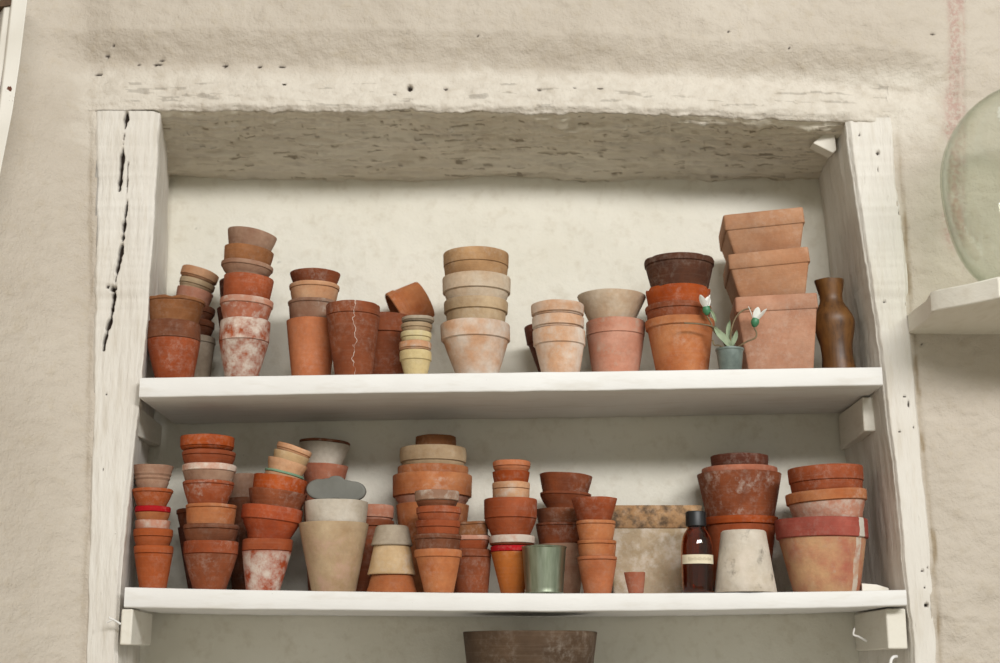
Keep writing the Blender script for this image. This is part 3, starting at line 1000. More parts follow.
stack('tall stack of seven red pots on the lower shelf', 0.06, 'D', [
    ('brown orange pot at the foot of the tall seven-pot red stack', ('redbrown', .15, .1), 211.3, 540, 54, dict(bx=209.4, bw=34, c=13, step=.0012, rm=('rust', .1))),
    ('wide brown pot, second up in the tall seven-pot red stack', ('brown', .05, .08), 211.5, 523.2, 55, dict(tp=.05, c=5, step=.0008)),
    ('light orange pot, third up in the tall seven-pot red stack', ('orange', .15, 0), 211.4, 503, 50.5, dict(c=4, step=.0008, tp=.1)),
    ('orange red pot with white patch, middle of the tall red stack', ('rust', .45, 0), 208.6, 479.5, 51, dict(c=4, step=.0008, tp=.12)),
    ('pink pot with chalky white lip, third from top of red stack', ('greyrose', .4, 0), 209.4, 462.5, 53.5, dict(c=7, rm=('pink', .8))),
    ('red orange pot, second from top of the tall red stack', ('rust', .05, .03), 209, 449, 53, dict(tp=.1, c=5, step=.001)),
    ('red orange collared pot topping the tall seven-pot red stack', ('bright', .08, .05), 207.6, 434, 53.5, dict(c=11, step=.0015))])
stack('grey brown pots between two lower stacks', 0.245, 'D', [
    ('grey brown pot at the back, lower one between two red stacks', ('brown', .1, .2), 250, 497, 50, dict(bx=250, bw=36)),
    ('grey brown pot at the back, upper one between two red stacks', ('greyrose', .1, .25), 249, 473.5, 50, dict(c=0))])
stack('pots of the right leaning stack with the green rim', 0.075, 'D', [
    ('red pot with white speckled foot under the right leaning lower stack', ('coral', .72, 0, (-1, .085)), 268, 538, 50, dict(bx=263, bw=34.5, c=12, step=.0012, rm=('rust', .1))),
    ('coral red pot with heavy overhanging collar in the leaning lower stack', ('coral', .12, .0), 273, 505, 61, dict(tilt=6, c=14)),
    ('dull brown red pot above the heavy coral collar', ('redbrown', .03, .08), 278, 489, 59, dict(tilt=6.5, tp=.06)),
    ('bright rust pot holding the green rimmed little pot', ('bright', .02, .02), 281, 475, 54, dict(tilt=8, tp=.06)),
    ('little pot with a pale green painted rim in leaning stack', ('peach', .1, 0), 284.5, 470.5, 40, dict(tilt=13, c=4, rm='greenpaint', rimlabel='pale green painted rim')),
    ('little orange cream pot just above the green rimmed one', ('peach', .15, .02), 288, 459.5, 41, dict(tilt=15, c=0, tp=.1)),
    ('little yellow cream pot, second from top of green rimmed stack', ('buff', .1, .02), 292, 452, 37, dict(tilt=16, tp=.1)),
    ('little pale peach collared pot topping the green rimmed stack', ('peach', .2, 0), 295, 445, 36, dict(tilt=18, c=6))])
stack('pots behind the grey cloud', 0.24, 'D', [
    ('tall pot mostly hidden behind the grey cloud shape', ('rose', .2, .05), 328, 490, 50, dict(bx=328, bw=40)),
    ('pink pot just behind the grey cloud shape', ('rose', .3, .05), 325.5, 463, 46, dict(tp=.03, tilt=3)),
    ('dark lipped greyish white pot above the grey cloud shape', ('white', .4, .12), 325, 438.5, 51, dict(tilt=3.4, tp=.12, c=3, step=.0004, rm=('brown', .3, .2)))])
CLB = stack('pale pair under the grey cloud', 0.075, 'D', [
    ('large flaring tan pot with pink stains under the cream pot', ('beige', .55, .0, (-1, .115), '#C3A08E'), 333.7, 521, 70, dict(bx=333.7, bw=45, wob=.003)),
    ('chalky cream pot under the grey cloud shape', ('white', .45, .05), 336.6, 499, 63.5, dict(tp=.06))])
stack('pots in the gap right of the large tan pot', 0.183, 'D', [
    ('red brown pot half hidden right of the large tan pot', ('redbrown', .15, .05), 371, 519, 46.5, dict(bx=362, bw=33, c=7)),
    ('speckled pale pink collared pot half hidden right of large tan pot', ('pink', .35, .05), 371, 504, 45.5, dict(c=13))])
stack('wide pots of the big lower centre stack', 0.207, 'D', [
    ('wide mottled orange pot hidden behind the slim dark lipped stack', ('orange', .2, .15), 432.6, 502, 73, dict(bx=432, bw=52)),
    ('wide orange pot with broad overhanging collar in the centre stack', ('pink', .2, .08), 432.4, 471.5, 79, dict(c=22, rm=('orange', .3, .05), tp=.2)),
    ('wide tan orange pot just above the broad overhanging collar', ('orange', .25, .05), 433, 463.5, 71, dict(c=0, tp=.03)),
    ('wide cream pot with bulging collar, second from top of centre stack', ('beige', .2, .03), 433.3, 444.5, 66.5, dict(c=15, bulge=.002, step=.004, tp=.25)),
    ('brown pot standing up on top of the wide centre stack', ('dusk', .0, .15), 435.8, 434.5, 40.5, dict(tp=-.02))])
stack('slim orange stack in front of the wide centre stack', 0.018, 'D', [
    ('orange scratched pot with collar at front of the wide centre stack', ('orange', .08, .02), 438, 548.5, 47.5, dict(bx=439, bw=30, c=8)),
    ('dark brown lipped pot, second up in the slim front stack', ('brown', .15, .05), 437.8, 533.5, 47.5, dict(c=5)),
    ('rust orange collared pot, middle of the slim front stack', ('rust', .1, 0), 438, 519.5, 45, dict(c=7)),
    ('rust orange pot with pale flecked collar, second from top of slim stack', ('rust', .3, .05), 438.7, 505.5, 45, dict(c=7)),
    ('greyish pink collared pot topping the slim front stack', ('brown', .1, .1), 437, 489.5, 44.5, dict(c=10, rm=('greyrose', .5)))])
stack('dark red stack right of the slim front stack', 0.10, 'D', [
    ('dark red collared pot right of the slim front stack', ('redbrown', .12, .08), 469.5, 548.5, 43, dict(bx=472, bw=33, c=8, step=.001)),
    ('rust pot with chalky pink lip right of the slim front stack', ('rust', .1, .05), 468.5, 535, 44, dict(c=5, rm=('pink', .5), tilt=-2)),
    ('brown orange pot topping the low stack right of slim stack', ('dusk', .1, .08), 468, 521.5, 42, dict(c=3, tilt=-4, tp=.08))])
stack('stack standing on the red rimmed orange pot', 0.076, 'D', [
    ('smooth orange pot with bright red painted rim left of metal tin', ('amberclay', 0, .02), 512, 545, 43, dict(bx=512.5, bw=24, c=6, step=.001, rm='redpaint', rimlabel='bright red painted rim')),
    ('terracotta pot with chalk white lip above the red painted rim', ('rust', .2, .0), 512, 534.5, 46, dict(c=8, step=.001, rm=('pink', 1.0))),
    ('wide plain brown red pot in the middle of its stack', ('rust', .04, .08), 510.5, 497, 53, dict(c=20, step=.0014, tp=.3)),
    ('cream banded small pot inside the wide brown red pot', ('peach', .45, .05), 511, 481, 38, dict(tp=.04, c=7, step=.0008)),
    ('small rust orange pot, second from top above the cream pot', ('bright', 0, .02), 511, 470, 37.5, dict(tp=.06)),
    ('small pale orange round lipped pot topping its narrow stack', ('salmon', .15, 0), 511.6, 459.5, 38, dict(c=6, step=.001, tp=.06))])
stack('brown red stack behind the metal tin', 0.15, 'D', [
    ('pinkish brown pot directly behind the metal tin', ('greyrose', .1, .05), 562, 543, 50, dict(bx=563, bw=34)),
    ('brown red pale edged pot, second up behind the metal tin', ('redbrown', .1, .05), 561, 522, 50.5, dict(tp=.05, c=3, step=.0006)),
    ('dark brown pot, third up in the stack behind metal tin', ('brown', .03, .08), 561, 507.5, 51, dict(tp=.05)),
    ('pinkish brown pot, second from top behind the metal tin', ('redbrown', .25, .05), 565.6, 491, 51.5, dict(tp=.06, tilt=2, c=3, step=.0006)),
    ('chalky brown red pot topping the stack behind the metal tin', ('redbrown', .3, .05), 566, 472.5, 53, dict(tp=.2, tilt=3.5))])
stack('four orange pots left of the stained square pot', 0.04, 'D', [
    ('slim light orange pot under three others right of metal tin', ('salmon', .03, 0), 597, 555.5, 40, dict(bx=597.6, bw=28, c=4, step=.0008)),
    ('orange brown pot, second up in the four-pot orange stack', ('orange', .05, .05), 596.8, 539.5, 39, dict(c=4, step=.0008)),
    ('pale orange pot, second from top of the four-pot orange stack', ('orange', .12, 0), 595.8, 519.5, 39.5, dict(c=4, step=.0008, tp=.06)),
    ('wide mouthed rust pot topping the four-pot orange stack', ('rust', .1, .03), 594.3, 496.5, 46, dict(tp=.16))])
stack('small lone pots', 0.02, 'D', [
    ('tiny pink clay pot alone in front of the stained square pot', ('rose', .15, 0), 634.5, 571.8, 21.5, dict(bx=636, bw=15.5))])
stack('wide red pots behind the upturned white pot', 0.205, 'D', [
    ('dark red collared pot behind the upturned white pot', ('rust', .0, .03), 741, 515, 74, dict(bx=741, bw=54, c=8, rm=('bright', 0, .02))),
    ('large chalk scuffed brown red pot above the upturned white pot', ('redbrown', .45, .03), 739, 470, 84, dict(tp=.2)),
    ('rose lipped pot just inside the large scuffed brown pot', ('rose', .1, .02), 739.3, 464.5, 75, dict(tp=.02)),
    ('dark red brown pot topping the stack over the upturned white pot', ('maroon', .1, .0), 739.2, 453, 58, dict(tp=.1))])
V20 = stack('pots of the stack at the right end of the lower shelf', 0.085, 'D', [
    ('big pink collared pot with chipped foot, right end of lower shelf', ('rosepeach', .35, .15, (-1, .1), '#BDB2A2', (.74, .13, .3)), 820.5, 516.5, 91, dict(bx=826.5, bw=66, c=19, rm=('rosered', .12, .15, (-1, 2), '#B9B2A6', (.80, .12, 1.0)))),
    ('tilted pale streaked collared pot in the middle of right end stack', ('pink', .55, .08), 825.5, 488.5, 80, dict(c=11, tilt=-3.5, rm=('orange', .3, .1))),
    ('rust red pot topping the stack at right end of lower shelf', ('rust', .08, .1), 825, 464, 74, dict(c=15, tilt=-2, step=.003))])
# ---- below the lower shelf
stack('bowl', 0.10, 'L', [
    ('wide dark brown bowl under the lower shelf', ('bowl', .05, .15), 530, 630.5, 134, dict(bx=530, bw=108, name='bowl', cat='bowl'))])


# ------------------------------------------------------------------ upturned pots
def upturned(label, group, mat, Yc, cx, ybot, wbot, ytop, wtop, z_rim=None, c=0.0):
    pb = at(cx, ybot, Yc)
    k = depth(pb) / FPX
    zr = shelf_z('D', pb.x) if z_rim is None else z_rim
    pt = at(cx, ytop, Yc)
    R0, R1 = wbot / 2 * k, wtop / 2 * depth(pt) / FPX
    H = pt.z - zr
    if z_rim is None:                      # continue the slope down to the hidden shelf contact
        R0 = R1 + (R0 - R1) * H / max(0.02, pt.z - pb.z)
    t = .0026
    o_ = [(R0 - t, 0.0), (R0 - .001, 0), (R0, .002)]
    for q in range(1, 6):
        u = q / 6
        o_.append((R0 + (R1 - R0) * u, H * u))
    o_ += [(R1 + .0006, H - .003), (R1 - .0025, H), (R1 * .2, H), (R1 * .2, H - t), (R1 - t, H - t)]
    v, f = lathe(o_, n=N_SEG, wob=.005, seed=int(cx) + int(ytop), H=H * 3)
    f = [q[::-1] for q in f] if False else f
    o = mesh_obj('flowerpot', v, f, mat, loc=(pb.x, Yc, zr))
    tag(o, label, 'flowerpot', group)
    return zr


gz = 'upturned pots left of the slim front stack'
zz = upturned('orange upturned pot at the bottom of the upturned cream nest', gz, clay('orange', .1), 0.055, 391.8, 588, 48, 551, 27)
p2 = at(391.5, 575, 0.055).z
upturned('cream yellow upturned pot in the middle of the upturned nest', gz, clay('buff', .4), 0.055, 391.5, 575, 48, 538, 33, p2)
p3 = at(391.8, 546, 0.055).z
upturned('whitish grey upturned pot capping the upturned cream nest', gz, clay('grey', .35, .05), 0.055, 391.8, 546, 42, 526, 32, p3)
upturned('chalky white upturned pot in front of the wide red stack', None, clay('white', .6, .5), 0.02, 745.5, 592, 62, 531, 44)


# ------------------------------------------------------------------ square pots
def sq_thetas():
    out = []
    for q in range(4):
        for d in (-45, -44, -43, -42, -41, -39, -36, -28, -14, 0, 14, 28, 36, 39, 41, 42, 43, 44):
            out.append(R_(q * 90 + d))
    return out


def sq_shape(t):
    c, s = abs(math.cos(t)), abs(math.sin(t))
    return (c ** 26 + s ** 26) ** (-1 / 26)


def square_pot(label, group, mat, yfront, cx, yt, w, cpx, H=None, bwr=0.74, roll=0.0, yaw=0.0, on_shelf=None, sx=1.0, rim_mat=None, lower=None):
    p = at(cx, yt, yfront)
    k = depth(p) / FPX
    R = w / 2 * k
    Ry = R / sx
    if on_shelf:
        z0 = shelf_z(on_shelf, p.x)
        H = p.z - z0
        z0 += abs(math.sin(R_(roll))) * R * bwr * 1.0
    ph = R_(roll)
    ax = Vector((math.sin(ph), 0, math.cos(ph)))
    rimc = Vector((p.x, yfront + Ry, p.z))
    base = rimc - ax * H
    c = cpx * k
    t = .0055
    s = .003
    rb = R * bwr
    def rr(z):
        return rb + (R - s - rb) * z / (H - c)
    body = [(.012, 0), (rb - .002, 0), (rb, .002), (rr(H * .4), H * .4), (R - s, H - c - .0003), (R - s - t, H - c - .0003), (rr(H * .3) - t, H * .3), (rb - t, t), (.012, t)]
    rim = [(R - s - t, H - c), (R - .002, H - c), (R, H - c + .002), (R, H - .002), (R - .001, H - .0005), (R - .003, H), (R - t + .002, H), (R - t, H - .002)]
    o = thing('square_flowerpot', label, 'flowerpot', base, (0, ph, R_(yaw)), group)
    kw = dict(thetas=sq_thetas(), shape=sq_shape, wob=.0025, seed=int(cx * 3 + yt), H=H, sx=1.0)
    for nm, prof, m in (('body', body, mat), ('rim', rim, rim_mat or mat)):
        v, f = lathe(prof, **kw)
        v = [(x, y / sx, z) for (x, y, z) in v]
        mesh_obj(nm, v, f, m, o, sharp=50)
    return base


gs = 'square clay pots stacked on the upper shelf'
square_pot('bottom square pinkish clay pot standing right of the snowdrops', gs, clay('boxpink', .1, .02), .012, 779.6, 294.5, 82, 16, bwr=.78, roll=-2.0, yaw=-5, on_shelf='U')
square_pot('middle square orange clay pot of the stack by the snowdrops', gs, clay('boxclay', .02, .02), .016, 771.6, 250, 81, 16, H=.110, bwr=.78, roll=-4.6, yaw=-5)
square_pot('top square brown stained clay pot of the square stack', gs, clay('boxclay', .04, .22), .024, 766.6, 210.5, 80, 16.5, H=.104, bwr=.785, roll=-4.6, yaw=-5)
square_pot('large square stained grey pot behind the brown bottle', None, clay('stainbox', .6, .30), .12, 654, 505, 97, 23, bwr=.86, on_shelf='D', sx=1.15, rim_mat=clay('tan', .15, .74))


# ------------------------------------------------------------------ the tipped pot lying on the dark collared pot
def tipped():
    pm, pb = at(395, 316, .232), at(425.5, 299, .232)
    k = depth(pb) / FPX
    ax = ((pm - pb).normalized() + Vector((0, -.12, 0))).normalized()
    R, rb, H = 23 * k, 19.8 * k, 34 * k
    t = .0042
    hc = 9 * k
    prof = [(rb * .14, 0), (rb - .004, 0), (rb - .001, .001), (rb, .004), (rb + (R - .002 - rb) * .5, (H - hc) * .5), (R - .0025, H - hc), (R - .0006, H - hc + .001), (R, H - hc + .003), (R, H - .002), (R - .002, H), (R - t, H), (R - t - .001, H - hc), (rb - t, t), (rb * .14, t)]
    v, f = lathe(prof, n=N_SEG, wob=.006, seed=91, H=H)
    q = ax.to_track_quat('Z', 'Y')
    o = mesh_obj('flowerpot', v, f, clay('orange', .05, .03), loc=pb)
    o.rotation_mode = 'QUATERNION'; o.rotation_quaternion = q
    tag(o, 'orange pot tipped over mouth downwards behind the dark red collared pot', 'flowerpot', 'red pots in the middle of the upper left half')
    return o


TIP = tipped()

# ------------------------------------------------------------------ snowdrop ornament
M_ZINC = simple('grey_zinc', '#75807A', 0.55, 0.25, 0.25, 60, 0.5, col2='#59645F')
M_LEAF = simple('snowdrop_leaf', '#7E8E72', 0.5, 0, 0.2, 80, 0.2, col2='#9CA688')
M_STEM = simple('stem_brown', '#5C4630', 0.6, 0, 0.2, 80, 0.2, col2='#77694A')
M_PETAL = simple('snowdrop_petal', '#E6E6E0', 0.5, 0, 0.05, 60, 0.0)
M_CALYX = simple('snowdrop_green', '#3F7A55', 0.45, 0, 0.2, 60, 0.0, col2='#2F6444')


def snowdrops():
    y = -0.008
    pb = at(730.5, 372, y); z0 = shelf_z('U', pb.x)
    pr = at(729.2, 349, y)
    k = depth(pb) / FPX
    o = thing('snowdrop_plant', 'snowdrop plant with two white flowers in a small grey bucket', 'potted plant', (pb.x, y, z0))
    H = pr.z - z0
    R, rb = 14.4 * k, 11.0 * k
    prof = [(.004, 0), (rb - .001, 0), (rb, .001), (R - .002, H - .005), (R - .0005, H - .004), (R, H - .002), (R - .0005, H), (R - .0022, H), (R - .0035, H - .002), (rb - .002, .003), (.004, .003)]
    v, f = lathe(prof, n=40, wob=.006, seed=3, H=H)
    mesh_obj('bucket', v, f, M_ZINC, o)
    v, f = lathe([(.0, H - .006), (R * .5, H - .004), (R - .0042, H - .0065)], n=30, closed=False, wob=.02)
    mesh_obj('soil', v, f, simple('soil', '#2E241A', 0.95, 0, 0.3, 200, 0.8), o)
    W2L = Vector((pb.x, y, z0))
    def L(px, py, dy=0.0):
        return at(px, py, y + dy) - W2L
    def flower(px, py, tilt):
        c = L(px, py, -.012)
        ax = Vector((math.sin(R_(tilt)), -.1, math.cos(R_(tilt)))).normalized()
        q = ax.to_track_quat('Z', 'Y')
        gh = 9.5 * k
        prof = [(.0006, 0), (2.2 * k, 1.0 * k), (4.0 * k, 4.0 * k), (4.2 * k, 6.5 * k), (3.2 * k, gh), (.0006, gh)]
        v, f = lathe(prof, n=16, closed=False)
        v = [c + q @ Vector(p) for p in v]
        fo = mesh_obj('flower', v, f, M_CALYX, o)
        fo['label'] = 'green base of the flower'
        for a in (-95, 10, 100, 200):
            rows = []
            ln = 15 * k
            for i in range(9):
                u = i / 8
                wd = (math.sin(math.pi * min(1, u * .93 + .04)) ** .7) * 3.6 * k
                out = (2.2 + 8.5 * u ** 1.1) * k * (.9 if a in (-95, 100) else .45)
                z = gh * .75 + ln * (u - .12 * u * u)
                for s_ in (-1, -.5, 0, .5, 1):
                    p = Vector((out + .0012 * (1 - abs(s_)) , s_ * wd, z))
                    rows.append(p)
            vv = []
            rot = Matrix.Rotation(R_(a), 3, 'Z')
            th_ = .0009
            up_ = [c + q @ (rot @ p) for p in rows]
            dn_ = [c + q @ (rot @ (p + Vector((-th_, 0, 0)))) for p in rows]
            f1 = grid_faces(9, 5)
            ff = f1 + [tuple(i + 45 for i in g[::-1]) for g in f1]
            rim_ = [(i * 5, (i + 1) * 5) for i in range(8)] + [(i * 5 + 4, (i + 1) * 5 + 4) for i in range(8)] + [(i, i + 1) for i in range(4)] + [(40 + i, 41 + i) for i in range(4)]
            ff += [(a_, b_, b_ + 45, a_ + 45) for a_, b_ in rim_]
            pt = mesh_obj('petal', up_ + dn_, ff, M_PETAL, fo)
            pt['label'] = 'white petal'
        return c
    c1 = flower(707, 315.5, -4)
    c2 = flower(754.0, 327.5, 12)
    stems = [
        [L(728, 349), L(722, 340, -.006), L(714, 331, -.012), L(711, 323, -.012), c1 + Vector((0, 0, -.001))],
        [L(735, 349), L(746, 342, -.010), L(755, 338, -.012), L(756.5, 333, -.012), c2],
        [L(730, 349), L(731, 332, -.01), L(735, 319, -.012), L(742, 311, -.014), L(751, 308, -.014)],
        [L(726, 348), L(721, 336, -.008), L(713, 327, -.018), L(700, 324, -.026), L(684, 323, -.03)],
        [L(725, 349), L(719, 345.5, -.012), L(714.5, 345, -.012), L(712.5, 340, -.012)],
    ]
    for s_ in stems:
        v, f = tube(spline(s_, 28), .0017, 8)
        mesh_obj('stem', v, f, M_STEM, o)
    def leaf(pts, wd):
        pts = spline(pts, 16)
        vv = []
        n = len(pts)
        for i, p in enumerate(pts):
            u = i / (n - 1)
            t = (pts[min(n - 1, i + 1)] - pts[max(0, i - 1)]).normalized()
            side = t.cross(Vector((0, 1, 0))).normalized()
            w_ = wd * (math.sin(math.pi * (.12 + .86 * u)) ** .8)
            for s_ in (-1, 0, 1):
                vv.append(p + side * (s_ * w_) + Vector((0, .0025 * (1 - abs(s_)), 0)))
        m_ = len(vv)
        f1 = grid_faces(n, 3)
        v2 = vv + [p + Vector((0, .001, 0)) for p in vv]
        ff = f1 + [tuple(i + m_ for i in g[::-1]) for g in f1]
        rim_ = [(i * 3, i * 3 + 3) for i in range(n - 1)] + [(i * 3 + 2, i * 3 + 5) for i in range(n - 1)] + [(0, 1), (1, 2), (m_ - 3, m_ - 2), (m_ - 2, m_ - 1)]
        ff += [(a_, b_, b_ + m_, a_ + m_) for a_, b_ in rim_]
        mesh_obj('leaf', v2, ff, M_LEAF, o)
    leaf([L(732.5, 349, -.004), L(726, 340, -.012), L(719, 333, -.018), L(714, 326, -.02)], .0075)
    leaf([L(730, 349), L(729, 338, -.004), L(728.5, 328, -.006), L(730, 320, -.008)], .0055)
    leaf([L(730, 348, .006), L(735, 338, .006), L(737, 330, .004)], .005)
    leaf([L(716, 322, -.012), L(713, 314, -.014), L(709, 308, -.014)], .0032)


snowdrops()

# ------------------------------------------------------------------ brown vase
def vase():
    y = .085
    k = depth(at(835, 320, y)) / FPX
    pb = at(836.5, 368, y); z0 = shelf_z('U', pb.x)
    zr = at(834, 281, y).z
    H = zr - z0
    prof_px = [(278.3, 14.8), (286, 13.0), (296, 10.8), (300, 11.4), (306, 14.6), (312, 18.2), (317, 20.0), (322, 19.8), (332, 17.4), (343, 15.4), (355, 15.0), (369, 16.6)]
    rings = []
    z_of = lambda py: at(834, py + 2.5, y).z - z0
    outer = [(r * k, max(.002, z_of(py))) for py, r in prof_px[::-1]]
    outer[0] = (outer[0][0], outer[0][1])
    # finer resampling
    zz_ = np.linspace(.002, H, 40)
    rr_ = np.interp(zz_, [o[1] for o in outer], [o[0] for o in outer])
    sm_ = np.convolve(np.pad(rr_, 1, mode='edge'), np.ones(3) / 3, 'valid')
    rings = [(.004, 0), (outer[0][0] - .002, 0)] + list(zip(sm_, zz_)) + [(sm_[-1] - .003, H + .001), (sm_[-1] - .006, H)]
    rings += [(max(.01, r - .007), z) for r, z in list(zip(sm_, zz_))[-6:4:-5]] + [(.02, .01), (.004, .01)]
    v, f = lathe(rings, n=64, wob=.012, seed=17, H=H)
    v = [(x * (1 + .05 * math.exp(-((z - .1) / .03) ** 2)) - .012 * (z / H) + .006, yy, z) for x, yy, z in v]
    m, nt, b = new_mat('brown_turned_wood')
    tc = nt.nodes.new('ShaderNodeTexCoord')
    g = scalev(nt, tc.outputs['Object'], (1, 1, .12))
    n1 = noise(nt, g, 90, 6, .65)
    n2 = noise(nt, tc.outputs['Object'], 26, 4, .6)
    c = mix(nt, mapr(nt, n1, .35, .65), lin('#67431F'), lin('#45290F'))
    c = mix(nt, mapr(nt, n2, .45, .7, 0, .7), c, lin('#7A5022'))
    c = mix(nt, mapr(nt, noise(nt, g, 40, 5, .7), .60, .70, 0, .8), c, lin('#3A1F0C'))
    nt.links.new(c, b.inputs['Base Color'])
    b.inputs['Roughness'].default_value = .46
    bump(nt, n1, .35, .002, b)
    o = mesh_obj('vase', v, f, m, loc=(pb.x, y, z0))
    tag(o, 'dark brown waisted wooden vase beside the square clay pots', 'vase')


vase()

# ------------------------------------------------------------------ cloud shape
def cloud():
    y = .06
    top = CLB['rim'].z
    pts = []
    circ = [(320, 488.8, 14, 10.4), (328, 488.5, 14, 10.8), (336, 486.8, 11.8, 11.8), (345, 489.5, 14, 10.2), (352.5, 490.8, 14, 10.2)]
    n = 90
    # union outline by polar sweep from the middle
    c0 = Vector((336, 490))
    for i in range(n):
        a = 2 * math.pi * i / n
        d = Vector((math.cos(a), math.sin(a)))
        best = 0
        for (x, y_, rx, ry) in circ:
            for s in np.linspace(0, 36, 181):
                q = c0 + d * s
                if ((q.x - x) / rx) ** 2 + ((q.y - y_) / ry) ** 2 <= 1:
                    best = max(best, s)
        p = c0 + d * best
        p.y = min(p.y, 500.0)
        pts.append(p)
    W = [at(p.x, p.y + 0.2, y) for p in pts]
    zmin = min(w.z for w in W)
    W = [w + Vector((0, 0, top + .0012 - zmin)) for w in W]
    cen = sum(W, Vector()) / n
    th = .006
    V, F = [], []
    for (sc_, yy) in ((.90, -th), (.965, -th * .85), (1, -th * .3), (1, th * .3), (.965, th * .85), (.9, th)):
        for w in W:
            V.append(Vector((cen.x + (w.x - cen.x) * sc_, y + yy, cen.z + (w.z - cen.z) * sc_)))
    for r in range(5):
        for j in range(n):
            l = (j + 1) % n
            F.append((r * n + j, r * n + l, (r + 1) * n + l, (r + 1) * n + j))
    F.append(tuple(range(n))[::-1]); F.append(tuple(range(5 * n, 6 * n)))
    F = [q[::-1] for q in F]
    m = simple('dull_grey_metal', '#76756E', .6, .0, .12, 14, .1, col2='#65645D', spec=.3)
    o = mesh_obj('cloud_ornament', V, F, m)
    for p_ in o.data.polygons:
        if len(p_.vertices) > 4:
            p_.use_smooth = False
    tag(o, 'grey cloud shaped ornament standing on the chalky cream pot', 'ornament')


cloud()

# ------------------------------------------------------------------ metal tin
def tin():
    y = .0125
    p = at(544, 546.5, y); k = depth(p) / FPX
    z0 = shelf_z('D', p.x); H = p.z - z0
    R, rb = 22.2 * k, 18.6 * k
    def r(z):
        return rb + (R - rb) * z / H
    prof = [(.002, .002), (rb - .003, .002), (rb - .001, 0), (rb + .0008, .0015), (rb + .0008, .004), (r(.006), .0062)]
    for u in (.12, .3, .5, .7, .88, .955):
        prof.append((r(H * u), H * u))
    prof += [(R + .0008, H - .003), (R + .001, H - .0015), (R, H), (R - .001, H - .0005), (R - .0016, H - .004), (rb - .002, .004), (.002, .004)]
    v, f = lathe(prof, n=80, wob=.004, seed=5, H=H)
    m, nt, b = new_mat('tinned_metal')
    tc = nt.nodes.new('ShaderNodeTexCoord')
    g = scalev(nt, tc.outputs['Object'], (40, 40, 5))
    n1 = noise(nt, g, 1.5, 4, .6)
    c = mix(nt, mapr(nt, n1, .35, .65), lin('#A3A996'), lin('#757D69'))
    nt.links.new(c, b.inputs['Base Color'])
    b.inputs['Metallic'].default_value = .9
    nt.links.new(mapr(nt, n1, .3, .7, .28, .42), b.inputs['Roughness'])
    o = mesh_obj('metal_tin', v, f, m, loc=(p.x, y, z0))
    tag(o, 'shiny grey green metal tin in front of brown red pots', 'tin')


tin()

